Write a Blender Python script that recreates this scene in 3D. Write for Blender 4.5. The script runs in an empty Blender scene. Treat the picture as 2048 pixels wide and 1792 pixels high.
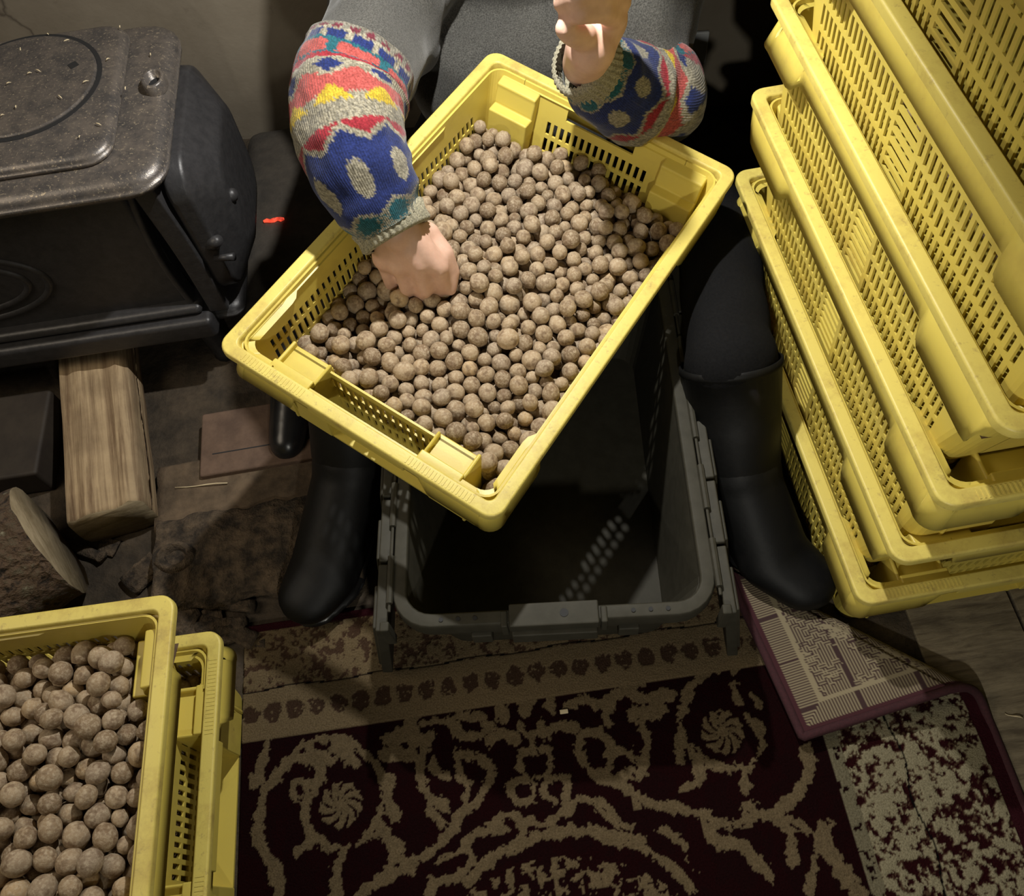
import bpy, bmesh, math, random
import numpy as np
from mathutils import Vector, Matrix, Euler, noise
random.seed(7); rng = np.random.default_rng(7)
C = bpy.context.scene.collection
V = Vector
# ------------------------------------------------------------------ camera
F, PITCH, ROLL, CAMH = 1679.45, math.radians(60.1), math.radians(-8.56), 1.15
fwd = V((0, math.cos(PITCH), -math.sin(PITCH))); rt = V((1, 0, 0)); up = rt.cross(fwd)
r2 = math.cos(ROLL)*rt + math.sin(ROLL)*up; u2 = -math.sin(ROLL)*rt + math.cos(ROLL)*up
cam_d = bpy.data.cameras.new('camera'); cam = bpy.data.objects.new('camera', cam_d); C.objects.link(cam)
cam.matrix_world = Matrix(((r2.x, u2.x, -fwd.x, 0), (r2.y, u2.y, -fwd.y, 0), (r2.z, u2.z, -fwd.z, CAMH), (0, 0, 0, 1)))
cam_d.sensor_width = 36; cam_d.lens = 36*F/2048; cam_d.clip_start = .02
bpy.context.scene.camera = cam
def ray(px, py): return fwd + r2*((px-1024)/F) - u2*((py-896)/F)
def PZ(px, py, z):                      # measured point of the photo at a known height
    d = ray(px, py); return V((0, 0, CAMH)) + d*((z-CAMH)/d.z)
def PY(px, py, y):                      # ... at a known distance
    d = ray(px, py); return V((0, 0, CAMH)) + d*(y/d.y)
# ------------------------------------------------------------------ materials
def mat(name, build):
    m = bpy.data.materials.new(name); m.use_nodes = True
    nt = m.node_tree; b = nt.nodes['Principled BSDF']; build(nt, b); return m
def N(nt, t, **k):
    n = nt.nodes.new(t)
    for a, v in k.items():
        if a.startswith('i_'):
            key = a[2:]; key = int(key) if key.isdigit() else key.replace('_', ' ')
            n.inputs[key].default_value = v
        else: setattr(n, a, v)
    return n
def ramp(nt, src, stops):
    r = N(nt, 'ShaderNodeValToRGB'); e = r.color_ramp.elements
    while len(e) < len(stops): e.new(.5)
    for el, (p, c) in zip(e, stops): el.position = p; el.color = (*c, 1) if len(c) == 3 else c
    nt.links.new(src, r.inputs[0]); return r.outputs[0]
def coord(nt, kind='Object', scale=(1, 1, 1)):
    t = N(nt, 'ShaderNodeTexCoord'); mp = N(nt, 'ShaderNodeMapping'); mp.inputs['Scale'].default_value = scale
    nt.links.new(t.outputs[kind], mp.inputs[0]); return mp.outputs[0]
def noi(nt, vec, scale, detail=4, rough=.6, dist=0):
    n = N(nt, 'ShaderNodeTexNoise', i_Scale=scale, i_Detail=detail, i_Roughness=rough, i_Distortion=dist)
    nt.links.new(vec, n.inputs['Vector']); return n.outputs['Fac']
def bump(nt, b, h, strength=.3, dist=.002):
    bp = N(nt, 'ShaderNodeBump', i_Strength=strength, i_Distance=dist); nt.links.new(h, bp.inputs['Height'])
    nt.links.new(bp.outputs[0], b.inputs['Normal'])
def mix(nt, f, a, c, mode='MIX'):
    m = N(nt, 'ShaderNodeMix', data_type='RGBA', blend_type=mode)
    for s, v in ((m.inputs[0], f), (m.inputs[6], a), (m.inputs[7], c)):
        if hasattr(v, 'links') or isinstance(v, bpy.types.NodeSocket): nt.links.new(v, s)
        else: s.default_value = v if not isinstance(v, tuple) else (*v, 1)
    return m.outputs[2]
def simple(name, col, rough=.5, metal=0, nz=None, bs=.3, bd=.002, col2=None, spec=.5, sc=(1, 1, 1), stops=(.35, .65)):
    def f(nt, b):
        b.inputs['Roughness'].default_value = rough; b.inputs['Metallic'].default_value = metal
        b.inputs['Specular IOR Level'].default_value = spec
        b.inputs['Base Color'].default_value = (*col, 1)
        if nz:
            n = noi(nt, coord(nt, 'Object', sc), nz, 6, .65)
            if col2: nt.links.new(ramp(nt, n, [(stops[0], col), (stops[1], col2)]), b.inputs['Base Color'])
            bump(nt, b, n, bs, bd)
    return mat(name, f)
def m_yellow(nt, b):
    v = coord(nt); n1 = noi(nt, v, 9, 5, .7); n2 = noi(nt, v, 60, 4, .7)
    dirt = ramp(nt, n1, [(.52, (0, 0, 0)), (.75, (1, 1, 1))]); sp = ramp(nt, n2, [(.62, (0, 0, 0)), (.72, (1, 1, 1))])
    c = mix(nt, dirt, (.66, .53, .105), (.53, .40, .085)); c = mix(nt, mix(nt, dirt, (0, 0, 0), sp), c, (.22, .14, .04))
    nt.links.new(c, b.inputs['Base Color']); b.inputs['Roughness'].default_value = .42
    b.inputs['Subsurface Weight'].default_value = .12; b.inputs['Subsurface Radius'].default_value = (.01, .007, .001)
    bump(nt, b, noi(nt, v, 400, 2), .12, .0005)
YEL = mat('yellow_plastic', m_yellow)
def m_rim(nt, b):
    v = coord(nt); n1 = noi(nt, v, 14, 6, .75); n2 = noi(nt, v, 90, 4, .7)
    c = ramp(nt, n1, [(.48, (.70, .575, .14)), (.62, (.58, .45, .11)), (.76, (.33, .23, .085))])
    c = mix(nt, ramp(nt, n2, [(.58, (0, 0, 0)), (.78, (.8, .8, .8))]), c, (.30, .2, .08))
    nt.links.new(c, b.inputs['Base Color']); b.inputs['Roughness'].default_value = .48
    bump(nt, b, noi(nt, v, 260, 3), .25, .0006)
YRIM = mat('worn_yellow_rim', m_rim)
def m_nut(nt, b):
    v = coord(nt, 'Object'); oi = N(nt, 'ShaderNodeObjectInfo'); ge = N(nt, 'ShaderNodeNewGeometry')
    ad = N(nt, 'ShaderNodeMath', operation='ADD'); nt.links.new(oi.outputs['Random'], ad.inputs[0]); nt.links.new(ge.outputs['Random Per Island'], ad.inputs[1])
    fr = N(nt, 'ShaderNodeMath', operation='FRACT'); nt.links.new(ad.outputs[0], fr.inputs[0])
    base = ramp(nt, fr.outputs[0], [(0, (.20, .135, .078)), (.25, (.33, .235, .14)), (.6, (.42, .31, .195)), (.85, (.30, .225, .155)), (1, (.50, .35, .19))])
    n = noi(nt, v, 330, 6, .75); n2 = noi(nt, v, 90, 3)
    c = mix(nt, ramp(nt, n, [(.45, (0, 0, 0)), (.62, (.6, .6, .6))]), base, (.60, .50, .36))
    c = mix(nt, ramp(nt, n2, [(.35, (.7, .7, .7)), (.5, (0, 0, 0))]), c, (.15, .09, .05))
    nt.links.new(c, b.inputs['Base Color']); b.inputs['Roughness'].default_value = .62; b.inputs['Specular IOR Level'].default_value = .3
    bump(nt, b, n, .8, .0012)
NUT = mat('dry_nut_shell', m_nut)
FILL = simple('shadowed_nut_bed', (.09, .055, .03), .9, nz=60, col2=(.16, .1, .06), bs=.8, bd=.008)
IRON = simple('cast_iron', (.035, .034, .036), .42, metal=.25, nz=90, bs=.35, bd=.0015, col2=(.05, .048, .05))
def m_dusty(nt, b):
    v = coord(nt); n = noi(nt, v, 30, 8, .75); n2 = noi(nt, v, 260, 4, .7)
    c = ramp(nt, n, [(.4, (.085, .078, .076)), (.62, (.17, .145, .125))])
    c = mix(nt, ramp(nt, n2, [(.58, (0, 0, 0)), (.66, (1, 1, 1))]), c, (.36, .30, .22))
    nt.links.new(c, b.inputs['Base Color']); b.inputs['Roughness'].default_value = .34; b.inputs['Metallic'].default_value = .4
    bump(nt, b, n2, .4, .001)
DUSTY = mat('ash_dusted_iron', m_dusty)
TOTE = simple('grey_green_plastic', (.038, .035, .025), .6, nz=50, bs=.12, bd=.001, col2=(.050, .046, .034), spec=.2)
BOOT = simple('black_rubber', (.010, .010, .011), .3, nz=30, bs=.15, bd=.002, col2=(.016, .016, .017))
BOOTD = simple('dusty_black_rubber', (.004, .004, .004), .55, nz=20, bs=.3, bd=.002, col2=(.010, .0095, .009), stops=(.5, .8), spec=.25)
TROUS = simple('charcoal_trousers', (.004, .004, .0045), .9, nz=300, bs=.4, bd=.001, col2=(.007, .007, .0075), spec=.15)
SKIN = simple('skin', (.60, .37, .28), .5, nz=60, bs=.12, bd=.001, col2=(.68, .44, .34))
SKIN.node_tree.nodes['Principled BSDF'].inputs['Subsurface Weight'].default_value = .15
SKIN.node_tree.nodes['Principled BSDF'].inputs['Subsurface Radius'].default_value = (.01, .004, .002)
HAIR = simple('dark_hair', (.03, .018, .01), .6, nz=120, bs=.5)
def m_knit(nt, b, attr=None, col=(.066, .064, .058)):
    v = coord(nt, 'UV'); w = N(nt, 'ShaderNodeTexWave', wave_type='BANDS', bands_direction='X', i_Scale=40., i_Distortion=1.2, i_Detail=2.)
    w.inputs['Detail Scale'].default_value = 6
    nt.links.new(v, w.inputs[0]); n = noi(nt, coord(nt), 520, 3)
    if attr:
        a = N(nt, 'ShaderNodeVertexColor', layer_name='pattern'); base = a.outputs['Color']
        c = mix(nt, ramp(nt, n, [(.38, (.7, .7, .7)), (.6, (0, 0, 0))]), base, mix(nt, 1., base, (.45, .42, .36), 'MULTIPLY'))
    else:
        c = ramp(nt, n, [(.35, tuple(x*.55 for x in col)), (.65, tuple(x*1.4 for x in col))])
    nt.links.new(c, b.inputs['Base Color']); b.inputs['Roughness'].default_value = .95; b.inputs['Specular IOR Level'].default_value = .15
    b.inputs['Sheen Weight'].default_value = .15
    ad = N(nt, 'ShaderNodeMath', operation='ADD'); nt.links.new(w.outputs['Fac'], ad.inputs[0]); nt.links.new(n, ad.inputs[1])
    bump(nt, b, ad.outputs[0], .4, .0012)
KNIT = mat('grey_wool_knit', lambda nt, b: m_knit(nt, b))
KNITP = mat('patterned_wool_knit', lambda nt, b: m_knit(nt, b, True))
CUFF = mat('cream_ribbed_knit', lambda nt, b: m_knit(nt, b, None, (.27, .25, .18)))
def m_wall(nt, b):
    v = coord(nt); n = noi(nt, v, 3, 6, .65); vo = N(nt, 'ShaderNodeTexVoronoi', feature='DISTANCE_TO_EDGE', i_Scale=1.7)
    d = N(nt, 'ShaderNodeTexNoise', i_Scale=2.5, i_Detail=6.); nt.links.new(v, d.inputs[0])
    nt.links.new(mix(nt, .3, v, d.outputs['Color']), vo.inputs['Vector'])
    crack = ramp(nt, vo.outputs['Distance'], [(.0, (0, 0, 0)), (.006, (1, 1, 1))])
    c = ramp(nt, n, [(.3, (.17, .14, .10)), (.55, (.24, .205, .155)), (.75, (.28, .24, .185))])
    c = mix(nt, crack, (.1, .08, .06), c); c = mix(nt, ramp(nt, noi(nt, v, 45, 5, .7), [(.62, (0, 0, 0)), (.75, (.5, .5, .5))]), c, (.13, .1, .075))
    nt.links.new(c, b.inputs['Base Color']); b.inputs['Roughness'].default_value = .9; bump(nt, b, noi(nt, v, 30, 6), .3, .004)
WALL = mat('stained_plaster', m_wall)
def m_wood(nt, b, c1=(.15, .09, .045), c2=(.46, .34, .20), sc=(60, 3, 3), r=.8):
    v = coord(nt, 'Object', sc); n = noi(nt, v, 1.4, 8, .7, .4); n2 = noi(nt, coord(nt), 14, 5, .6)
    c = ramp(nt, n, [(.36, c1), (.48, tuple((a+d)/2 for a, d in zip(c1, c2))), (.6, c2)])
    c = mix(nt, ramp(nt, n2, [(.45, (0, 0, 0)), (.75, (.5, .5, .5))]), c, tuple(x*.6 for x in c1))
    nt.links.new(c, b.inputs['Base Color']); b.inputs['Roughness'].default_value = r; bump(nt, b, n, .7, .003)
LOGW = mat('split_pine_grain', m_wood)
BOARD = mat('dusty_floor_boards', lambda nt, b: m_wood(nt, b, (.11, .085, .055), (.26, .215, .14), (9, 60, 3)))
ENDG = mat('sawn_end_grain', lambda nt, b: m_wood(nt, b, (.2, .15, .08), (.36, .29, .18), (12, 12, 40)))
BRICK = simple('dusty_red_brick', (.085, .052, .036), .9, nz=25, bs=.8, bd=.004, col2=(.14, .088, .06))
BARK = simple('rough_bark', (.025, .018, .012), .95, nz=38, bs=1, bd=.02, col2=(.17, .12, .075), stops=(.38, .72))
def m_barkl(nt, b):
    v = coord(nt, 'Object', (1, 1, 1)); vo = N(nt, 'ShaderNodeTexVoronoi', i_Scale=55.); d = N(nt, 'ShaderNodeTexNoise', i_Scale=14., i_Detail=6.); nt.links.new(v, d.inputs[0])
    nt.links.new(mix(nt, .12, v, d.outputs['Color']), vo.inputs['Vector']); n = noi(nt, v, 70, 6, .7)
    c = ramp(nt, n, [(.35, (.02, .014, .009)), (.5, (.16, .1, .06)), (.62, (.13, .1, .06)), (.72, (.42, .38, .26))])
    nt.links.new(c, b.inputs['Base Color']); b.inputs['Roughness'].default_value = .95
    ad = N(nt, 'ShaderNodeMath', operation='ADD'); nt.links.new(vo.outputs['Distance'], ad.inputs[0]); nt.links.new(n, ad.inputs[1]); bump(nt, b, ad.outputs[0], 1, .02)
BARKL = mat('lichen_bark', m_barkl)
DIRT = simple('dirty_dark_floor', (.028, .021, .014), .95, nz=22, bs=.9, bd=.012, col2=(.085, .062, .040), stops=(.35, .7))
STONE = simple('sooty_stone', (.035, .03, .025), .85, nz=16, bs=.6, bd=.008, col2=(.07, .058, .045))
BLACK = simple('black_painted_board', (.012, .012, .013), .7, nz=8, bs=.1)
WHITE = simple('white_plastic', (.7, .72, .74), .5)
CHIP = simple('pale_wood_chip', (.55, .45, .28), .8, nz=80, bs=.3, col2=(.65, .55, .36))
def m_ember(nt, b):
    n = noi(nt, coord(nt), 60, 3); b.inputs['Base Color'].default_value = (.1, .01, .005, 1)
    nt.links.new(ramp(nt, n, [(.35, (.25, .015, .008)), (.65, (1, .09, .04))]), b.inputs['Emission Color']); b.inputs['Emission Strength'].default_value = 1.6
EMBER = mat('glowing_ember', m_ember)
def m_rug(nt, b):
    a = N(nt, 'ShaderNodeVertexColor', layer_name='pattern'); v = coord(nt, 'UV'); n = noi(nt, v, 420, 4, .7)
    c = mix(nt, ramp(nt, n, [(.32, (.6, .6, .6)), (.6, (0, 0, 0))]), a.outputs['Color'], mix(nt, 1., a.outputs['Color'], (.3, .27, .22), 'MULTIPLY'))
    nt.links.new(c, b.inputs['Base Color']); b.inputs['Roughness'].default_value = 1; b.inputs['Specular IOR Level'].default_value = .05
    bump(nt, b, n, .9, .004)
RUG = mat('carpet_pile', m_rug)
def m_back(nt, b):
    a = N(nt, 'ShaderNodeVertexColor', layer_name='weave'); nt.links.new(a.outputs['Color'], b.inputs['Base Color'])
    b.inputs['Roughness'].default_value = .95; bump(nt, b, a.outputs['Color'], .6, .0015)
RBACK = mat('woven_carpet_backing', m_back)
BIND = simple('maroon_binding', (.032, .007, .010), .9, nz=300, bs=.5, bd=.001, col2=(.05, .011, .015))
# ------------------------------------------------------------------ mesh helpers
def link(name, me, parent=None, smooth=False):
    o = bpy.data.objects.new(name, me); C.objects.link(o)
    if parent: o.parent = parent
    if smooth: me.polygons.foreach_set('use_smooth', [True]*len(me.polygons))
    return o
def tag(o, label=None, cat=None, group=None, kind=None):
    for k, v in (('label', label), ('category', cat), ('group', group), ('kind', kind)):
        if v: o[k] = v
    return o
def empty(name, loc=(0, 0, 0), rot=None, **k):
    o = bpy.data.objects.new(name, None); C.objects.link(o); o.location = loc; o.empty_display_size = .05
    if rot is not None: o.rotation_euler = rot
    return tag(o, **k)
class MB:
    def __init__(s): s.v = []; s.f = []; s.m = []
    def add(s, vs, fs, mi=0):
        b = len(s.v); s.v += [tuple(p) for p in vs]; s.f += [tuple(i+b for i in f) for f in fs]; s.m += [mi]*len(fs)
    def box(s, x0, x1, y0, y1, z0, z1, mi=0, M=None):
        vs = [V((x, y, z)) for z in (z0, z1) for y in (y0, y1) for x in (x0, x1)]
        if M: vs = [M @ p for p in vs]
        s.add(vs, [(0, 2, 3, 1), (4, 5, 7, 6), (0, 1, 5, 4), (2, 6, 7, 3), (0, 4, 6, 2), (1, 3, 7, 5)], mi)
    def loft(s, loops, closed=True, cap0=False, cap1=False, mi=0, ring=False):
        n = len(loops[0]); vs = [p for l in loops for p in l]; fs = []
        L = len(loops)
        for i in range(L if ring else L-1):
            j = (i+1) % L
            for k in range(n if closed else n-1):
                k2 = (k+1) % n; fs.append((i*n+k, i*n+k2, j*n+k2, j*n+k))
        if cap0: fs.append(tuple(range(n-1, -1, -1)))
        if cap1: fs.append(tuple((L-1)*n+k for k in range(n)))
        s.add(vs, fs, mi)
    def tube(s, pts, rad, seg=12, cap=True, mi=0):
        loops = []; pts = [V(p) for p in pts]; rad = rad if isinstance(rad, (list, tuple)) else [rad]*len(pts)
        ref = V((0, 0, 1))
        for i, p in enumerate(pts):
            t = (pts[min(i+1, len(pts)-1)]-pts[max(i-1, 0)]).normalized()
            if abs(t.dot(ref)) > .95: ref = V((1, 0, 0))
            a = t.cross(ref).normalized(); b = a.cross(t).normalized(); ref = b
            loops.append([p+(a*math.cos(q)+b*math.sin(q))*rad[i] for q in [2*math.pi*k/seg for k in range(seg)]])
        s.loft(loops, True, cap, cap, mi)
    def build(s, name, mats, parent=None, smooth=False, bevel=0, seg=2):
        me = bpy.data.meshes.new(name); me.from_pydata(s.v, [], s.f)
        for m in (mats if isinstance(mats, (list, tuple)) else [mats]): me.materials.append(m)
        me.polygons.foreach_set('material_index', s.m)
        bm = bmesh.new(); bm.from_mesh(me); bmesh.ops.recalc_face_normals(bm, faces=bm.faces); bm.to_mesh(me); bm.free()
        o = link(name, me, parent, smooth)
        if bevel:
            md = o.modifiers.new('bevel', 'BEVEL'); md.width = bevel; md.segments = seg; md.limit_method = 'ANGLE'; md.angle_limit = .6
            me.polygons.foreach_set('use_smooth', [True]*len(me.polygons))
            w = o.modifiers.new('wn', 'WEIGHTED_NORMAL'); w.keep_sharp = False
        return o
def rrect(hx, hy, r, z, seg=5, sub=1):
    pts = []
    for cx, cy, a0 in ((hx-r, hy-r, 0), (-hx+r, hy-r, 90), (-hx+r, -hy+r, 180), (hx-r, -hy+r, 270)):
        for k in range(seg+1):
            a = math.radians(a0+90*k/seg); pts.append(V((cx+r*math.cos(a), cy+r*math.sin(a), z)))
    if sub > 1:
        out = []
        for i, p in enumerate(pts):
            q = pts[(i+1) % len(pts)]; out.append(p)
            if (q-p).length > .05: out += [p.lerp(q, k/sub) for k in range(1, sub)]
        pts = out
    return pts
def panel(mb, O, U, Vv, Nn, th, uc, vc, hole, mi=0):
    """perforated plate: grid cells kept where hole(u,v) is false; real thickness"""
    O, U, Vv, Nn = V(O), V(U), V(Vv), V(Nn)*th
    nu, nv = len(uc), len(vc); vs = [O+U*u+Vv*w for w in vc for u in uc]; vs += [p+Nn for p in vs]; T = nu*nv
    keep = [[not hole((uc[i]+uc[i+1])/2, (vc[j]+vc[j+1])/2) for i in range(nu-1)] for j in range(nv-1)]
    K = lambda i, j: 0 <= i < nu-1 and 0 <= j < nv-1 and keep[j][i]
    fs = []
    for j in range(nv-1):
        for i in range(nu-1):
            if not keep[j][i]: continue
            a, b, c, d = j*nu+i, j*nu+i+1, (j+1)*nu+i+1, (j+1)*nu+i
            fs += [(a, d, c, b), (a+T, b+T, c+T, d+T)]
            if not K(i-1, j): fs.append((a, a+T, d+T, d))
            if not K(i+1, j): fs.append((b, c, c+T, b+T))
            if not K(i, j-1): fs.append((a, b, b+T, a+T))
            if not K(i, j+1): fs.append((d, d+T, c+T, c))
    mb.add(vs, fs, mi)
def catmull(pts, n):
    P = [V(p) for p in pts]; P = [P[0]*2-P[1]]+P+[P[-1]*2-P[-2]]; out = []
    for i in range(1, len(P)-2):
        for k in range(n):
            t = k/n; a, b, c, d = P[i-1:i+3]
            out.append(.5*((2*b)+(-a+c)*t+(2*a-5*b+4*c-d)*t*t+(-a+3*b-3*c+d)*t**3))
    out.append(P[-2]); return out
def sphere_pts(c, r, n=9):
    c = V(c); r = V(r) if hasattr(r, '__len__') else V((r, r, r)); out = []
    for i in range(n+1):
        a = math.pi*i/n
        for k in range(2*n): q = math.pi*k/n; out.append(c+V((r.x*math.sin(a)*math.cos(q), r.y*math.sin(a)*math.sin(q), r.z*math.cos(a))))
    return out
def organic(name, caps, material, parent=None, voxel=.004, smooth=4, disp=None):
    """one continuous surface grown over tapered limbs: caps = [(p0,r0,p1,r1), ...]"""
    bm = bmesh.new()
    for p0, ra, p1, rb in caps:
        vs = [bm.verts.new(p) for p in sphere_pts(p0, ra)+sphere_pts(p1, rb)]
        r = bmesh.ops.convex_hull(bm, input=vs)
        bmesh.ops.delete(bm, geom=[g for g in set(r['geom_interior']+r['geom_unused']) if isinstance(g, bmesh.types.BMVert) and g.is_valid], context='VERTS')
    me = bpy.data.meshes.new(name); bm.to_mesh(me); bm.free(); o = link(name, me)
    m = o.modifiers.new('r', 'REMESH'); m.mode = 'VOXEL'; m.voxel_size = voxel
    s = o.modifiers.new('s', 'SMOOTH'); s.iterations = smooth; s.factor = .6
    dg = bpy.context.evaluated_depsgraph_get(); me2 = bpy.data.meshes.new_from_object(o.evaluated_get(dg)); me2.name = name
    bpy.data.objects.remove(o)
    if disp:
        nn = np.empty(len(me2.vertices)*3, np.float32); me2.vertices.foreach_get('normal', nn)
        for i, vv in enumerate(me2.vertices): vv.co += V(nn[3*i:3*i+3])*disp(vv.co)
    me2.materials.clear(); me2.materials.append(material)
    return link(name, me2, parent, True)
def copy_tree(o, parent=None):
    c = o.copy(); C.objects.link(c); c.parent = parent
    for ch in list(o.children): copy_tree(ch, c)
    return c
# ------------------------------------------------------------------ the setting
b = MB(); b.box(-1.9, 1.6, -1.2, 1.70, -.03, 0); tag(b.build('floor', DIRT), kind='structure')
WA = math.atan2(-.115, .96)
b = MB(); b.box(-1.4, 2.2, 0, .06, 0, 2.3); wall = tag(b.build('wall_back', WALL), kind='structure'); wall.location = (-.49, 1.49, 0); wall.rotation_euler = (0, 0, WA)
def PW(px, py):                         # measured point on the back wall
    d = ray(px, py); nn = V((-math.sin(WA), math.cos(WA), 0)); return V((0, 0, CAMH))+d*((V((-.49, 1.49, 0))-V((0, 0, CAMH))).dot(nn)/d.dot(nn))
for k in range(4):
    b = MB(); x0 = .50+k*.145; b.box(x0, x0+.14, -.6, 1.1, .0005, .006)
    tag(b.build('floor_board', BOARD, bevel=.001), 'worn dusty floor board at the right edge of the red rug' if k == 0 else 'worn dusty floor board running under the stack of yellow crates', 'floor board', 'bare floor boards')
# ------------------------------------------------------------------ crates
H = .162
def slots(lo, hi, pitch, w):
    n = int(round((hi-lo)/pitch)); p = (hi-lo)/n; out = []
    for i in range(n): c = lo+(i+.5)*p; out.append((c-w/2, c+w/2))
    return out
def make_crate():
    root = empty('plastic_crate')
    # long walls, corners, floor
    b = MB(); rows = [(.010, .034), (.0405, .0645), (.071, .095), (.1015, .117)]
    zt = H-.006; L = math.hypot(.012, zt)
    for sx in (1, -1):
        O = V((sx*.170, 0, 0)); U = V((0, 1, 0)); W = V((sx*.012, 0, zt))/L; Nn = V((-sx, 0, 0))
        sl = slots(-.245, -.026, .0114, .0058)+slots(.026, .216, .0114, .0058)
        uc = sorted({-.25, .22, -.022, .022} | {e for s in sl for e in s})
        hr = [(.016+.0118*k, .0222+.0118*k) for k in range(8)]
        vc = sorted({0, L} | {e for s in rows for e in s} | {e for s in hr for e in s})
        def hole(u, v):
            if abs(u) < .022: return any(a < v < c for a, c in hr)
            return any(a < u < c for a, c in sl) and any(a < v < c for a, c in rows)
        panel(b, O, U, W, Nn, .0028, uc, vc, hole)
        for sy in (1, -1):
            lo = []
            for th in (0, .0028):
                for z, ox in ((0, 0), (zt, .012)) if th == 0 else ((zt, .012), (0, 0)):
                    hx, hy, r = .170+ox-th, (.270+ox if sy < 0 else .240+ox*3.5)-th, .020-th
                    pts = [V((sx*hx, -.25 if sy < 0 else .22, z))]
                    for k in range(7):
                        a = math.radians(90*k/6); pts.append(V((sx*(hx-r+r*math.cos(a)), sy*(hy-r+r*math.sin(a)), z)))
                    pts.append(V((sx*.13, sy*hy, z))); lo.append(pts)
            b.loft(lo, False, ring=True)
    b.loft([[p-V((0, .015, 0)) for p in rrect(.170, .255, .02, z)] for z in (0, .004)], cap0=True, cap1=True)
    b.build('body', YEL, root)
    # far end wall (+y): flush, perforated, hand hole
    b = MB(); sl = slots(-.085, .085, .0112, .006)
    uc = sorted({-.131, .131, -.055, .055} | {e for s in sl for e in s}); rw = [(.012, .034), (.042, .064), (.072, .094), (.100, .120)]
    L = math.hypot(.042, zt)
    vc = sorted({0, L, .133, .153} | {e for s in rw for e in s})
    panel(b, (0, .240, 0), (1, 0, 0), V((0, .042, zt))/L, (0, -1, 0), .0028, uc, vc,
          lambda u, v: (abs(u) < .055 and .133 < v < .153) or (any(a < u < c for a, c in sl) and any(a < v < c for a, c in rw)))
    b.build('end_wall', YEL, root)
    # near end wall (-y): set in behind the grip bar
    b = MB(); uc = sorted({-.135, .135} | {e for s in sl for e in s}); z2 = H-.026
    vc = sorted({0, z2} | {e for s in rw for e in s})
    panel(b, (0, -.236, 0), (1, 0, 0), (0, -.03, 1), (0, -1, 0), .0028, uc, vc, lambda u, v: any(a < u < c for a, c in sl) and any(a < v < c for a, c in rw))
    b.build('end_wall', YEL, root)
    for s in (1, -1):
        b = MB(); x0, x1 = sorted((s*.078, s*.137)); b.box(x0, x1, -.272, -.2345, .002, H-.026)
        b.box(x0, x1, -.282, -.268, H-.026, H-.010); x0, x1 = sorted((s*.133, s*.138)); b.box(x0, x1, -.274, -.234, .002, H-.018)
        x0, x1 = sorted((s*.078, s*.082)); b.box(x0, x1, -.281, -.236, H-.03, H-.018)
        b.build('lug', YEL, root, bevel=.003)
    for s in (1, -1):
        b = MB(); x0, x1 = sorted((s*.102, s*.167))
        vs = [(x, y, z) for x in (x0, x1) for y, z in ((.235, .003), (.226, .003), (.240, H-.046), (.256, H-.046), (.256, H-.040), (.262, H-.024), (.262, H-.024+.008), (.281, H-.012))]
        n = 8; b.add(vs, [tuple(range(n)), tuple(range(2*n-1, n-1, -1))]+[(i, (i+1) % n, n+(i+1) % n, n+i) for i in range(n)])
        b.build('lug', YEL, root, bevel=.0025)
    # rim
    b = MB(); lo = []
    for off, z in ((0, H-.011), (0, H-.002), (.002, H), (.0155, H), (.0175, H-.002), (.0185, H-.014), (.0165, H-.014), (.003, H-.004), (.002, H-.011)):
        lo.append(rrect(.2-off, .3-off, max(.019-off*.6, .006), z, 6))
    b.loft(lo, ring=True); b.build('rim', YRIM, root, smooth=False, bevel=.0008, seg=1)
    for s in (1, -1):
        b = MB()
        for k in range(20): x = s*(.075+k*.0046); b.box(x-.0009, x+.0009, -.2965, -.2865, H-.0004, H+.0005)
        b.build('rim_ribs', YRIM, root)
    b = MB()
    # skirt below the rim
    def ss(a, c, x): t = min(max((x-a)/(c-a), 0), 1); return t*t*(3-2*t)
    base = rrect(.2, .3, .02, 0, 6, sub=60); cen = []
    tops, mids, bots, ins = [], [], [], []
    for p in base:
        n = V((p.x/abs(p.x) if abs(p.x) > .18 else 0, p.y/abs(p.y) if abs(p.y) > .28 else 0, 0))
        if n.length: n.normalize()
        y = p.y; x = abs(p.x)
        A = 1-ss(-.2, -.186, y); B_ = ss(.150, .164, y)
        d = .046; ot, ob = .012, .010
        if x > .175:
            d += A*.014+B_*.016; ot += A*.008-B_*.004; ob += -A*.008-B_*.006; d -= ss(.268, .292, y)*.05
        elif y < 0:
            e = ss(.088, .104, x); d = .026+e*.034; ot = .010+e*.004; ob = .004-e*.002
        else:
            e = 1-ss(.118, .13, x); d = .012+e*.036; ot, ob = .012, .010-e*.004
        q = p-n*ot; tops.append(V((q.x, q.y, H-.010))); q = p-n*(ot*.45+ob*.55); mids.append(V((q.x, q.y, H-.010-(d-.01)*.55)))
        q = p-n*ob; bots.append(V((q.x, q.y, H-d))); q = p-n*(ob+.0025); ins.append(V((q.x, q.y, H-d+.0005)))
    tin = [V((p.x*.985, p.y*.99, p.z)) for p in tops]
    b.loft([tops, mids, bots, ins, tin], ring=True)
    web = [V((p.x*.94, p.y*.955, H-.013)) for p in tops]; b.loft([tops, web])
    b.build('skirt', YEL, root, smooth=True)
    b = MB(); b.box(-.07, .07, -.2965, -.292, H-.034, H-.008); b.build('grip_lip', YEL, root, bevel=.0015)
    return root
proto = make_crate()
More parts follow.
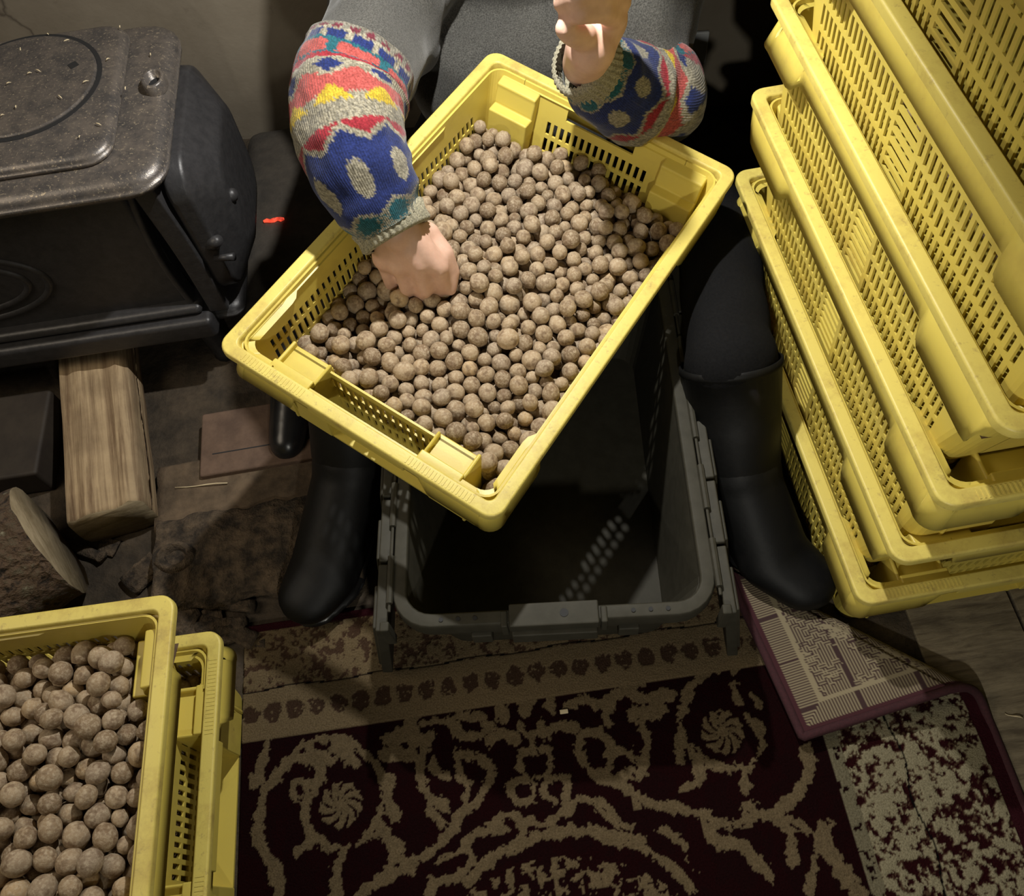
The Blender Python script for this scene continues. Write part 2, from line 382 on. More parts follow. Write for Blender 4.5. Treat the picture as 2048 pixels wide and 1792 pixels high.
# held crate pose measured from its four rim corners
SC = .97
a_ = V((.6491, .7603, .0241)).normalized(); n_ = V((.094, -.1116, .9893)); n_ = (n_-a_*n_.dot(a_)).normalized(); x_ = a_.cross(n_)
cen = V((.0137, .7235, .3741))
cen = cen - n_*(H*SC)
MH = Matrix(((x_.x, a_.x, n_.x, cen.x), (x_.y, a_.y, n_.y, cen.y), (x_.z, a_.z, n_.z, cen.z), (0, 0, 0, 1))) @ Matrix.Scale(SC, 4)
held = proto; held.matrix_world = MH
tag(held, 'yellow crate of nuts held tilted over the open grey tote', 'crate')
YAW = .0269; d_ = V((-math.sin(YAW), math.cos(YAW), 0)); e_ = V((math.cos(YAW), math.sin(YAW), 0))
FLc = V((.3807, .282, 0))
names = ['lowest yellow crate of the tall stack, standing on the floor', 'second yellow crate up in the tall stack by the black boot', 'third yellow crate up in the tall stack, nuts showing at its corner',
         'fourth yellow crate up in the tall stack of crates', 'fifth yellow crate up, second from the top of the tall stack', 'topmost yellow crate of the tall stack, cut off by the photo corner']
stack = []
for k in range(6):
    c = copy_tree(proto); o = FLc+e_*.2+d_*.3+d_*(0, 0, .0018, .0025, -.001, .001)[k]; o.z = .0065+.1317*k-.004
    c.matrix_world = Matrix.Translation(o) @ Matrix.Rotation(YAW+(math.pi if k % 2 else 0), 4, 'Z')
    tag(c, names[k], 'crate', 'yellow crates stacked on the right'); stack.append(c)
# bottom-left pair: long axis lies across (local +y end points to the right)
UR = V((-.394, .376, 0)); ang = math.atan2(.0, 1)
yawL = math.atan2(-.0035, .145)+.012
def bl(k, z, dx, flip):
    c = copy_tree(proto); u = V((math.cos(yawL), math.sin(yawL), 0)); w = V((-u.y, u.x, 0))
    o = UR+V((dx[0], dx[1], 0))-u*.3-w*.2; o.z = z
    c.matrix_world = Matrix.Translation(o) @ Matrix.Rotation(yawL-math.pi/2+(math.pi if flip else 0), 4, 'Z'); return c
blu = bl(0, .29-H, (0, 0), False); tag(blu, 'nut-filled yellow crate at the lower left, on top of another crate', 'crate', 'two yellow crates at the lower left')
bll = bl(1, .0, (.004, -.002), True); tag(bll, 'yellow crate standing on the floor under the lower left crate', 'crate', 'two yellow crates at the lower left')
# ------------------------------------------------------------------ nuts
def pack(n, xr, yr, hb, seed, push=None, layers=3, steps=260, big=1.0):
    g = np.random.default_rng(seed); r = g.normal(.0112*big, .0012, n).clip(.0088, .0142)
    per = math.ceil(n/layers); nx = max(1, int(math.sqrt(per*(xr[1]-xr[0])/(yr[1]-yr[0])))); ny = math.ceil(per/nx); P = []
    for l in range(layers):
        for j in range(ny):
            for i in range(nx):
                P.append((xr[0]+(i+.5+.5*(l % 2-.5))*(xr[1]-xr[0])/nx, yr[0]+(j+.5+.5*(l % 2-.5))*(yr[1]-yr[0])/ny, l*.026))
    P = np.array(P)[:n]; n = len(P); r = r[:n]; P[:, :2] += g.normal(0, .003, (n, 2)); P[:, 2] += hb(P[:, 0], P[:, 1])+.015
    for st in range(steps):
        if st % 6 == 0:
            D = ((P[:, None]-P[None])**2).sum(-1); I, J = np.where(np.triu(D < .034**2, 1))
        P[:, 2] -= .0011*(1 if st < steps-30 else .3)
        if st < steps*.6: P[:, :2] += g.normal(0, .0006, (n, 2))
        for it in range(4):
            d = P[J]-P[I]; L = np.sqrt((d**2).sum(1))+1e-9; ov = (r[I]+r[J])*.985-L; m = ov > 0
            c = d[m]/L[m, None]*(ov[m]*.5)[:, None]; np.add.at(P, I[m], -c*.8); np.add.at(P, J[m], c*.8)
            P[:, 0] = P[:, 0].clip(xr[0]+r, xr[1]-r); P[:, 1] = P[:, 1].clip(yr[0]+r, yr[1]-r)
            if push: push(P, r)
            z0 = hb(P[:, 0], P[:, 1])+r*.6; P[:, 2] = np.maximum(P[:, 2], z0)
    return P, r
def nut_mesh(seed, sub):
    bm = bmesh.new(); bmesh.ops.create_icosphere(bm, subdivisions=sub, radius=1); g = random.Random(seed)
    s = V((1, g.uniform(.9, 1), g.uniform(.9, 1.12))); o = V((g.random()*9, g.random()*9, 0))
    for v in bm.verts:
        p = v.co.copy(); k = 1+.035*math.exp(-(p.x/.10)**2)*(1 if seed % 3 else -1.4)+.03*noise.noise(p*2.2+o)+.012*noise.noise(p*7+o)
        k += .14*max(0, p.z-.93)/.07*(.5+seed % 2)*.6
        v.co = V((p.x*s.x, p.y*s.y, p.z*s.z))*k*.0112
    me = bpy.data.meshes.new('nut'); bm.to_mesh(me); bm.free(); me.materials.append(NUT)
    me.polygons.foreach_set('use_smooth', [True]*len(me.polygons)); return me
NV = [nut_mesh(i, 3) for i in range(5)]; NL = [nut_mesh(i+10, 2) for i in range(4)]
NLa = []
for me in NL:
    a = np.empty(len(me.vertices)*3); me.vertices.foreach_get('co', a); fa = np.array([p.vertices[:] for p in me.polygons]); NLa.append((a.reshape(-1, 3), fa))
def rotm(g): return np.array(Euler((g.uniform(0, 6.3), g.uniform(0, 6.3), g.uniform(0, 6.3))).to_matrix())
def pile_mesh(name, P, r, seed, bed=None):
    g = random.Random(seed); vs = []; fs = []; n = 0
    for p, rr in zip(P, r):
        a, f = NLa[g.randrange(4)]; vs.append(a@rotm(g).T*(rr/.0112)+p); fs.append(f+n); n += len(a)
    vs = np.concatenate(vs); fs = np.concatenate(fs); me = bpy.data.meshes.new(name)
    V_, F_ = vs.tolist(), fs.tolist(); nf = len(F_)
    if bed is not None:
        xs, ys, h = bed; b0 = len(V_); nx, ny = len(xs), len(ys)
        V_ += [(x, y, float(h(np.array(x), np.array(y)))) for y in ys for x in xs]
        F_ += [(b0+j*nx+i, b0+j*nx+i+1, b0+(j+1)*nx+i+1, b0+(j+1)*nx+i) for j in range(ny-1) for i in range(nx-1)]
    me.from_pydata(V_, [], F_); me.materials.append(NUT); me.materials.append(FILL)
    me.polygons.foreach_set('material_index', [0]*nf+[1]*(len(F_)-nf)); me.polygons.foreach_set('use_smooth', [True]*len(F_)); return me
# held crate: a heap, highest along the right side
def hs(x, y): return .078+.020*np.exp(-((x+.02)**2+(y-.02)**2)/.012)+.06*(x+.17)*.5+.018*np.clip((y+.1)/.3, 0, 1)-.004*np.exp(-((x+.13)**2+(y+.2)**2)/.004)+.014*np.exp(-((x+.06)**2+(y+.0)**2)/.004)
hbase = lambda x, y: hs(x, y)-.058
def push_held(P, r):
    m = (np.abs(P[:, 0]) < .15) & (P[:, 1] < -.233+r); P[m, 1] = (-.233+r)[m]
    m = (np.abs(P[:, 0]) > .092) & (P[:, 1] > .234-r); P[m, 1] = (.230-r)[m]
    m = P[:, 1] > .250+(P[:, 2]-.04)*.27-r; P[m, 1] = (.250+(P[:, 2]-.04)*.27-r)[m]
PH, RH = pack(1150, (-.176, .176), (-.268, .272), hbase, 3, push_held)
hL = lambda x, y: .058-.034*np.clip((-x-.09)/.08, 0, 1)+.012*np.clip((y-.1)/.15, 0, 1)+.012*np.sin(x*14+1)*np.cos(y*11)+.014*(x < 9)
def push_bl(P, r):
    m = (np.abs(P[:, 0]) > .092) & (P[:, 1] > .234-r); P[m, 1] = (.234-r)[m]
PB, RB = pack(820, (-.176, .176), (-.22, .276), lambda x, y: hL(x, y)-.0+.008, 5, push_bl, big=1.06)
def to_world(M, P): return (np.array(M)[:3, :3] @ P.T).T+np.array(M)[:3, 3]
MBl = blu.matrix_world.copy()
WH, WB = to_world(MH, PH), to_world(MBl, PB)
camp = np.array([0, 0, CAMH]); A3 = np.array([r2, u2, fwd])
def visible(W, R):
    d = W-camp; c = d@A3.T; u = 1024+F*c[:, 0]/c[:, 2]; v = 896-F*c[:, 1]/c[:, 2]; inn = (u > -15) & (u < 2063) & (v > -15) & (v < 1807)
    dist = np.linalg.norm(d, axis=1); dr = d/dist[:, None]; ok = inn.copy()
    for i in np.where(inn)[0]:
        t = d@dr[i]; perp = np.linalg.norm(d-t[:, None]*dr[i], axis=1)
        if ((perp < R*.8) & (t < dist[i]-R[i]*.5)).any(): ok[i] = False
    return ok, R/dist
okH, sH = visible(WH, RH*SC); okB, sB = visible(WB, RB)
cand = sorted([(-sB[i], 'B', i) for i in np.where(okB)[0]]+[(-sH[i], 'H', i) for i in np.where(okH)[0]])[:300]
print('visible nuts', okB.sum(), okH.sum(), sum(c[1] == 'B' for c in cand))
g = random.Random(11); pick = {'B': set(), 'H': set()}
for s, k, i in cand:
    pick[k].add(int(i)); W, R = (WB, RB) if k == 'B' else (WH, RH*SC)
    o = bpy.data.objects.new('nut', NV[g.randrange(5)]); C.objects.link(o); o.location = W[i]; o.scale = (R[i]/.0112,)*3; o.rotation_euler = (g.uniform(0, 6.3), g.uniform(0, 6.3), g.uniform(0, 6.3))
    if k == 'B': tag(o, 'round brown nut lying in the crate at the lower left', 'nut', 'loose nuts in the lower left crate')
    else: tag(o, 'round brown nut in the tilted crate, among those nearest the viewer', 'nut', 'nuts at the near side of the tilted crate')
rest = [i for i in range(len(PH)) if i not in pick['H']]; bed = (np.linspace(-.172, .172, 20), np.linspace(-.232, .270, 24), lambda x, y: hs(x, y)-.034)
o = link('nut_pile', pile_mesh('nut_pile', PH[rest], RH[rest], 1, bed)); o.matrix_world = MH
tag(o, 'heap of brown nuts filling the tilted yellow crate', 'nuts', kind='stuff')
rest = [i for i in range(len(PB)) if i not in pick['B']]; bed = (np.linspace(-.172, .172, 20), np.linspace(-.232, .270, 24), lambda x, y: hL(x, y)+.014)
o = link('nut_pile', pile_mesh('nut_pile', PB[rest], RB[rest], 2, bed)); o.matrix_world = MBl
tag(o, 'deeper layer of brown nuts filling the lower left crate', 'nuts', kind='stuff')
PS, RS = pack(690, (-.172, .172), (-.264, .252), lambda x, y: .078+0*x+.006*np.sin(x*20)*np.cos(y*17), 9, push_held, 2, 180)
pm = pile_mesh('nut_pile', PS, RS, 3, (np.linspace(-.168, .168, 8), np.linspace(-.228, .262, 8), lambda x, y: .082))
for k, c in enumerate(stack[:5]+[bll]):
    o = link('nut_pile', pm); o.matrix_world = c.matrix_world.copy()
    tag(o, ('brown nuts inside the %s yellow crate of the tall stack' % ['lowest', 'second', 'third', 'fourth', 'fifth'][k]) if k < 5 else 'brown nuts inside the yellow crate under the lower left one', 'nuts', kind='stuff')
# ------------------------------------------------------------------ grey tote
tote = empty('storage_tote', (.046, .578, .008), (0, 0, -math.radians(5.8)), label='open grey-green plastic tote with hinged lids on the rug', cat='tote')
b = MB(); hx, hy, zt = .180, .262, .198
lo = [rrect(hx-.028, hy-.03, .03, 0, 5), rrect(hx-.003, hy-.003, .035, zt-.012, 5), rrect(hx-.006, hy-.006, .033, zt-.012, 5), rrect(hx-.031, hy-.033, .03, .004, 5)]
b.loft(lo, cap0=True, cap1=True); b.build('body', TOTE, tote)
b = MB(); lo = [rrect(hx+o, hy+o, .036+o, z, 6) for o, z in ((-.002, zt-.034), (.010, zt-.034), (.010, zt-.024), (.012, zt-.022), (.012, zt-.004), (.010, zt), (-.004, zt), (-.006, zt-.003), (-.006, zt-.03))]
b.loft(lo, ring=True); b.build('rim', TOTE, tote, bevel=.001, seg=1)
b = MB(); b.box(-.052, .052, -hy-.018, -hy+.010, zt-.012, zt+.007); b.box(-.050, .050, -hy-.024, -hy-.012, zt-.036, zt-.010)
for s in (-1, 1): b.box(s*.058-.004, s*.058+.004, -hy-.016, -hy+.004, zt-.03, zt+.002)
b.build('handle', TOTE, tote, bevel=.002)
b = MB(); b.tube([(0.012, -hy-.004, zt+.006), (0.012, -hy-.004, zt+.0076)], .005, 16); b.build('rivet', BLACK, tote)
for s in (-1, 1):
    for q in (.092, .112, .132):
        b = MB(); b.tube([(s*q, -hy-.003, zt+.0004), (s*q, -hy-.003, zt+.0012)], .0026, 12); b.build('rim_hole', BLACK, tote)
    b = MB(); x0, x1 = sorted((s*.075, s*.1)); b.box(x0, x1, -hy-.016, -hy+.003, zt-.055, zt-.03); b.build('rib', TOTE, tote, bevel=.002)
for s in (-1, 1):
    # lid leaf hanging down the outside, interlocking edge at its foot
    lid = MB(); x0, x1 = sorted((s*(hx+.016), s*(hx+.030)))
    for k in range(6):
        y0 = -hy-.012+k*.088; M = Matrix.Rotation(-s*.16, 4, 'Y')
        M = Matrix.Translation((s*(hx+.02), 0, zt-.004)) @ M @ Matrix.Translation((-s*(hx+.02), 0, -zt+.004))
        lid.box(x0, x1+s*0, y0, y0+.084, .012+(.014 if k % 2 else 0), zt-.003, M=M)
        x2, x3 = sorted((s*(hx+.017), s*(hx+.034)))
        lid.box(x2, x3, y0+.006, y0+.06, .03, zt-.012, M=M)
    lo = lid.build('lid', TOTE, tote, bevel=.002)
    b = MB()
    for k in range(5): y0 = -hy+.02+k*.1; b.tube([(s*(hx+.014), y0, zt+.001), (s*(hx+.014), y0+.06, zt+.001)], .0042, 8)
    b.tube([(s*(hx+.014), -hy+.01, zt), (s*(hx+.014), hy-.02, zt)], .002, 8); b.build('hinge', TOTE, lo)
    b = MB(); x0, x1 = sorted((s*(hx+.013), s*(hx+.024))); b.box(x0, x1, -hy-.014, -hy-.002, zt-.05, zt+.003); b.build('latch', TOTE, tote, bevel=.002)
# ------------------------------------------------------------------ rug with folded corner
X0, X1, Y0, Y1 = -.416, .550, -.16, .430
dx = .00175; nx = int((X1-X0)/dx); ny = int((Y1-Y0)/dx)
gx, gy = np.meshgrid(np.linspace(X0, X1, nx), np.linspace(Y0, Y1, ny))
def vnoise(sc, seed, oct=3):
    g = np.random.default_rng(seed); out = 0; amp = 1; tot = 0
    for o in range(oct):
        s = sc*2**o; a = g.random((int((Y1-Y0)*s)+3, int((X1-X0)*s)+3)); fx = (gx-X0)*s; fy = (gy-Y0)*s; ix = fx.astype(int); iy = fy.astype(int); tx = fx-ix; ty = fy-iy
        tx = tx*tx*(3-2*tx); ty = ty*ty*(3-2*ty)
        out = out+amp*((a[iy, ix]*(1-tx)+a[iy, ix+1]*tx)*(1-ty)+(a[iy+1, ix]*(1-tx)+a[iy+1, ix+1]*tx)*ty); tot += amp; amp *= .6
    return out/tot
n1, n2, n3 = vnoise(110, 1), vnoise(220, 2), vnoise(40, 3)
dist = np.full(gx.shape, 9.)
def stroke(pts, w, org, s):
    P = [PZ(org[0]+x/s, org[1]+y/s, .006) for x, y in pts]
    P = [(p.x, p.y) for p in (catmull(P, 4) if len(P) > 2 else P)]; w = w/s/1650
    for (ax, ay), (bx, by) in zip(P, P[1:]):
        m = w+.01; i0 = max(int((min(ax, bx)-m-X0)/dx), 0); i1 = int((max(ax, bx)+m-X0)/dx)+2; j0 = max(int((min(ay, by)-m-Y0)/dx), 0); j1 = int((max(ay, by)+m-Y0)/dx)+2
        if i1 <= 0 or j1 <= 0 or i0 >= nx or j0 >= ny: continue
        xx, yy = gx[j0:j1, i0:i1], gy[j0:j1, i0:i1]; L2 = (bx-ax)**2+(by-ay)**2+1e-12
        t = (((xx-ax)*(bx-ax)+(yy-ay)*(by-ay))/L2).clip(0, 1); d = np.hypot(xx-ax-t*(bx-ax), yy-ay-t*(by-ay))-w/2
        dist[j0:j1, i0:i1] = np.minimum(dist[j0:j1, i0:i1], d)
def ringp(c, r, n=14, a0=0, a1=6.29): return [(c[0]+r*math.cos(a0+(a1-a0)*k/n), c[1]+r*.93*math.sin(a0+(a1-a0)*k/n)) for k in range(n+1)]
O1, S1, O2, S2 = (420, 1100), 2.381, (1200, 1100), 2.415
for pts, w in [
  ([(330, 1640), (310, 1530), (260, 1440), (235, 1300), (270, 1150), (350, 1040), (430, 990), (510, 1010), (535, 1080), (500, 1125)], 62),
  ([(410, 1195), (395, 1150), (410, 1110), (450, 1100), (470, 1150)], 34), ([(370, 1020), (440, 940), (560, 900), (680, 930), (770, 1000), (830, 1100), (825, 1200), (790, 1300), (740, 1370), (650, 1415), (560, 1410), (490, 1360), (460, 1280), (460, 1200), (500, 1150)], 42),
  ([(855, 1090), (845, 1180), (885, 1270)], 60), ([(800, 1300), (850, 1380), (900, 1425)], 62), ([(480, 960), (580, 1010)], 50), ([(600, 930), (690, 1015)], 55),
  ([(850, 900), (930, 880), (990, 900)], 75), ([(840, 970), (960, 980)], 75), ([(960, 800), (960, 860)], 80), ([(1020, 830), (1120, 820), (1190, 850)], 45),
  ([(1060, 880), (1010, 980), (1000, 1080), (1040, 1170), (1120, 1230)], 56), ([(1120, 1080), (1060, 1040), (1070, 1000)], 40),
  ([(1180, 980), (1260, 980), (1340, 1050), (1320, 1140), (1260, 1210), (1190, 1250), (1160, 1340), (1060, 1430), (950, 1500), (800, 1580), (700, 1650)], 48),
  ([(1180, 1000), (1185, 1080), (1230, 1120), (1215, 1200)], 38), ([(1050, 1240), (1110, 1300)], 48), (ringp((1550, 1015), 78), 34), (ringp((1488, 1145), 62), 38), (ringp((1648, 1140), 60), 36),
  ([(1510, 720), (1500, 760)], 75), ([(1385, 750), (1400, 800)], 68), ([(1620, 720), (1625, 770)], 60), ([(1330, 905), (1390, 880), (1460, 895)], 66), ([(1590, 880), (1650, 840), (1740, 850)], 54),
  ([(1470, 840), (1530, 890), (1590, 820)], 40), ([(1530, 880), (1540, 950)], 50), ([(1200, 790), (1290, 800), (1330, 860)], 55), ([(1170, 860), (1230, 890), (1290, 880)], 55),
  ([(1750, 960), (1770, 880), (1850, 860), (1910, 920), (1890, 980)], 36), ([(1760, 980), (1830, 1070), (1920, 1105), (2010, 1040)], 46), ([(1700, 740), (1790, 720), (1870, 740), (1960, 680), (2048, 630)], 60),
  ([(1880, 750), (1900, 830)], 42), ([(1230, 1580), (1330, 1480), (1480, 1395), (1650, 1345), (1850, 1340), (2048, 1395)], 50), ([(1330, 1310), (1420, 1260), (1480, 1290), (1500, 1350)], 42),
  ([(1520, 1290), (1600, 1310), (1680, 1250)], 40), ([(1700, 1240), (1750, 1190), (1830, 1190), (1910, 1250), (1940, 1310)], 44), ([(1220, 1390), (1300, 1340), (1400, 1340)], 38), ([(1100, 1480), (1220, 1430), (1240, 1480), (1170, 1560), (1060, 1580), (1050, 1640)], 36),
  ([(860, 1530), (870, 1480), (930, 1480), (970, 1530)], 48), ([(640, 1430), (600, 1530), (610, 1640)], 52), ([(420, 1430), (470, 1400), (500, 1380)], 38), ([(2040, 960), (1970, 970), (2030, 1020)], 40), ([(1960, 1120), (2048, 1230)], 34),
  ([(210, 1120), (260, 1000), (280, 900)], 46), ([(200, 1080), (290, 1110)], 34)]: stroke(pts, w, O1, S1)
for pts, w in [
  ([(640, 560), (560, 570), (480, 620), (430, 690), (400, 790), (390, 880), (430, 960), (520, 1030), (620, 1060), (720, 1040), (780, 950), (765, 860), (700, 790)], 42), ([(390, 880), (380, 1010)], 55), ([(690, 1060), (705, 1170)], 50),
  ([(480, 1030), (470, 1120), (410, 1150)], 58), ([(150, 700), (230, 720), (330, 700)], 70), ([(160, 790), (300, 780)], 70), ([(200, 840), (230, 930), (210, 1020), (190, 1100)], 52), ([(0, 880), (50, 960), (40, 1060)], 40),
  ([(100, 970), (190, 1010)], 44), ([(1000, 960), (1000, 1080), (945, 1180), (880, 1250)], 56), ([(870, 1270), (760, 1285), (620, 1330), (480, 1280), (380, 1250), (250, 1225), (130, 1160), (0, 1080)], 50),
  ([(850, 1280), (920, 1370), (925, 1480)], 62), ([(900, 1300), (1010, 1350)], 36), ([(480, 1290), (560, 1400), (680, 1430), (760, 1500), (810, 1580)], 56), ([(1090, 1350), (1080, 1440), (1150, 1520), (1240, 1660)], 78),
  ([(740, 1210), (700, 1270)], 46), ([(0, 1400), (150, 1420), (300, 1500), (450, 1640)], 46), ([(0, 1250), (60, 1310), (150, 1340)], 38), ([(300, 1350), (400, 1420), (450, 1550)], 38), ([(1030, 1500), (1010, 1670)], 40),
  ([(0, 640), (90, 610), (200, 620)], 60), ([(640, 560), (650, 640), (660, 740)], 36), ([(730, 700), (765, 760)], 36), ([(280, 560), (400, 520)], 40)]: stroke(pts, w, O2, S2)
cream = np.array([.17, .125, .070]); creamR = np.array([.33, .29, .185]); maroon = np.array([.014, .0024, .003]); black = np.array([.006, .004, .004]); brown = np.array([.060, .035, .022])
mask = (dist+(n1-.5)*.014+(n2-.5)*.007+(n3-.5)*.004) < 0
for org, s, c, r in ((O1, S1, (625, 1215), 112), (O2, S2, (590, 880), 112)):
    p = PZ(org[0]+c[0]/s, org[1]+c[1]/s, .006); rr = r/s/1650*.97; d = np.hypot(gx-p.x, gy-p.y); an = np.arctan2(gy-p.y, gx-p.x)
    mask |= (d < rr*(1+.05*np.sin(an*14))) & ~((np.sin(an*9+d*300) > .55) & (d > rr*.25) & (n2 > .42))
pm_ = PZ(420+1700/2.381, 1100+2150/2.381, .006); dm = np.hypot((gx-pm_.x)/1.25, gy-pm_.y)
mask |= (dm < .148) & (n1 > .53)
col = np.where(mask[..., None], cream*(.72+.56*n2[..., None]), np.where((n3 > .5)[..., None], maroon, maroon*.8+black*.2))
bandtop = .268; hb_ = gy > bandtop
stripe = (gy > bandtop) & (gy < .335); col[stripe] = cream*1.12
hr = np.zeros(gx.shape, bool)
for k in range(30):
    cx = -.405+k*.0302; dd = np.hypot((gx-cx)/.0115, (gy-.302-.15*np.abs(gx-cx))/.0125); hr |= (dd+(n1-.5)*.9 < 1) & (n2 > .3)
col[hr & stripe] = brown
outer = (gy >= .335) | ((gx > .352) & (gy < bandtop+.2)); mot = n1*.55+n2*.33+n3*.12
oc = np.where((mot > .485)[..., None], creamR, np.where((mot > .44)[..., None], brown*1.5, maroon*1.8)); lf = (gx < .3)[..., None]
oc = np.where(lf, np.where((mot > .46)[..., None], cream*1.15, brown*1.3), oc)
col = np.where(outer[..., None], oc, col)
ed = ((gx > .338) & (gx < .356) & (gy < .3)); col[ed & (n1 > .34)] = creamR*.62
crk = (np.abs(gx-.425-.004*np.sin(gy*60)) < .0012) & (gy < .25); col[crk] = black
crk2 = (np.abs(gy-.335-.002*np.sin(gx*50)) < .0012); col[crk2] = black
col = np.where((((gx > X1-.022) | (gy > Y1-.012)))[..., None], np.array([.040, .008, .012]), col)
light = (col.sum(-1) > .3); zh = .0065+light*.0016+(n1-.5)*.0018
# fold line between the right edge and the far edge
Cn = np.array([X1, Y1]); Tp = np.array([.300, .160]); mid = (Cn+Tp)/2; nrm = (Cn-Tp)/np.linalg.norm(Cn-Tp); mid = mid-nrm*.024
t = (gx-mid[0])*nrm[0]+(gy-mid[1])*nrm[1]; Rr = .019
bx, by = gx-t*nrm[0], gy-t*nrm[1]; tt = np.clip(t, 0, None); s_al = -(gx-mid[0])*nrm[1]+(gy-mid[1])*nrm[0]
Rv = Rr*(1+.35*np.clip(-s_al/.15, -1, 1))
arc = tt < math.pi*Rv; th = tt/Rv
lift = np.where(arc, Rv*(1-np.cos(th)), 2*Rv*(1-.50*np.clip((tt-math.pi*Rv)/.2, 0, 1)))
off = np.where(arc, Rv*np.sin(th), -(tt-math.pi*Rv)); fl = t > 0
px_ = np.where(fl, bx+off*nrm[0], gx); py_ = np.where(fl, by+off*nrm[1], gy); pz_ = np.where(fl, lift, 0)
nzx = np.where(fl, np.where(arc, -np.sin(th), 0), 0); nzz = np.where(fl, np.where(arc, np.cos(th), -1), 1)
TH = .0055
def sheet(h): return np.stack([px_+nzx*nrm[0]*h, py_+nzx*nrm[1]*h, pz_+nzz*h+np.where(fl, TH*.5, 0)*0+.0015+np.where(fl & ~arc, .004, 0)], -1).reshape(-1, 3)
top = sheet(zh); bot = sheet(np.full_like(zh, .0008)); nV = nx*ny
idx = np.arange(nV).reshape(ny, nx); q = np.stack([idx[:-1, :-1], idx[:-1, 1:], idx[1:, 1:], idx[1:, :-1]], -1).reshape(-1, 4)
# weave of the backing
xx, yy = gx, gy; e1 = X1-gx; e2 = Y1-gy; em = np.minimum(e1, e2)
pr = .0036; strip = np.where(e1 < e2, np.sin(gy*2*math.pi/pr), np.sin(gx*2*math.pi/pr))
blk = np.where(((np.floor(gx/.007)+np.floor(gy/.009)) % 2) < 1, np.sin(gx*2*math.pi/pr), np.sin(gy*2*math.pi/pr))
blk = np.where(n3 > .62, np.sin((gy)*2*math.pi/(.0036)), np.where(n3 > .45, blk, np.maximum(blk, np.sin(gx*2*math.pi/pr+2*math.pi*n3*2))))
wv = np.where(em < .034, strip, np.where(em < .040, 1., blk)); wc = np.where((wv > .1)[..., None], np.array([.25, .205, .125]), np.array([.040, .018, .017]))
wc = np.where((em < .009)[..., None], np.array([.045, .009, .013]), wc)
me = bpy.data.meshes.new('rug'); vs = np.concatenate([top, bot]); fs = [tuple(f) for f in q.tolist()]+[tuple(f[::-1]) for f in (q+nV).tolist()]
bd = list(idx[0, :])+list(idx[1:, -1])+list(idx[-1, ::-1][1:])+list(idx[::-1, 0][1:-1]); m_ = len(fs)
bd = [int(i) for i in bd]; fs += [(bd[i], bd[i-1], bd[i-1]+nV, bd[i]+nV) for i in range(len(bd))]
me.from_pydata(vs.tolist(), [], fs); me.materials.append(RUG); me.materials.append(RBACK); me.materials.append(BIND)
me.polygons.foreach_set('material_index', [0]*len(q)+[1]*len(q)+[2]*(len(fs)-m_)); me.polygons.foreach_set('use_smooth', [True]*len(fs))
for nm, cc in (('pattern', col), ('weave', wc)):
    a = me.color_attributes.new(nm, 'FLOAT_COLOR', 'POINT'); c4 = np.concatenate([cc.reshape(-1, 3), np.ones((nV, 1))], 1); a.data.foreach_set('color', np.concatenate([c4, c4]).astype(np.float32).ravel())
uv = me.uv_layers.new(name='UVMap'); li = np.empty(len(me.loops), np.int64); me.loops.foreach_get('vertex_index', li); P2 = np.stack([gx.ravel(), gy.ravel()], 1); uv.data.foreach_set('uv', P2[li % nV].astype(np.float32).ravel())
rug = link('rug', me); tag(rug, 'dark red and cream scroll-patterned rug with one corner folded over', 'rug')
# maroon binding cord along the right and far edges
path = [V(((top[i]+bot[i])/2).tolist()) for i in list(idx[::4, -1])+[j for j in idx[-1, ::-4] if gx.ravel()[j] > .2]]; b = MB(); b.tube(path, .0058, 8); b.build('binding', BIND, rug, True)
# ------------------------------------------------------------------ stove
st = empty('wood_stove', (-.75, 1.03, 0), label='black cast iron wood stove with ash-dusted top beside the wall', cat='stove')
st.matrix_world = Matrix.Identity(4)
def rbox(b, x0, x1, y0, y1, z0, z1, r, flare=0, seg=4, mi=0):
    cx, cy = (x0+x1)/2, (y0+y1)/2; hx, hy = (x1-x0)/2, (y1-y0)/2; lo = []; q = min(r, (z1-z0)/2)
    for k in range(seg+1):
        a = math.pi/2*k/seg; lo.append([p+V((cx, cy, 0)) for p in rrect(hx-q*(1-math.sin(a))+0, hy-q*(1-math.sin(a)), r, z0+q*(1-math.cos(a)), 5)])
    for k in range(seg+1):
        a = math.pi/2*k/seg; lo.append([p+V((cx, cy, 0)) for p in rrect(hx-q*(1-math.cos(a)), hy-q*(1-math.cos(a)), r, z1-q+q*math.sin(a), 5)])
    b.loft(lo, cap0=True, cap1=True, mi=mi)
b = MB(); b.box(-1.25, -.455, .905, 1.19, .15, .42); b.build('firebox', IRON, st, bevel=.012, seg=3)
b = MB(); b.box(-1.28, -.43, .872, 1.22, .118, .160); b.box(-1.26, -.44, .886, 1.21, .160, .178); b.build('base', IRON, st, bevel=.012, seg=3)
b = MB(); rbox(b, -1.28, -.385, .868, 1.205, .405, .440, .045); b.build('top_frame', DUSTY, st, True)
b = MB(); rbox(b, -1.26, -.447, .905, 1.185, .436, .458, .035); b.build('top_plate', DUSTY, st, True)
def circ(c, r, z, n=64): return [V((c[0]+r*math.cos(2*math.pi*k/n), c[1]+r*math.sin(2*math.pi*k/n), z)) for k in range(n)]
lc = (-.583, 1.068)
b = MB(); b.loft([circ(lc, .111, .457), circ(lc, .111, .4588), circ(lc, .1045, .4588), circ(lc, .1045, .457)], ring=True); gr = b.build('lid_groove', BLACK, st)
b = MB(); b.loft([circ(lc, .1045, .455), circ(lc, .1045, .4600), circ(lc, .102, .4615)], cap0=True, cap1=True); hl = b.build('hob_lid', DUSTY, st)
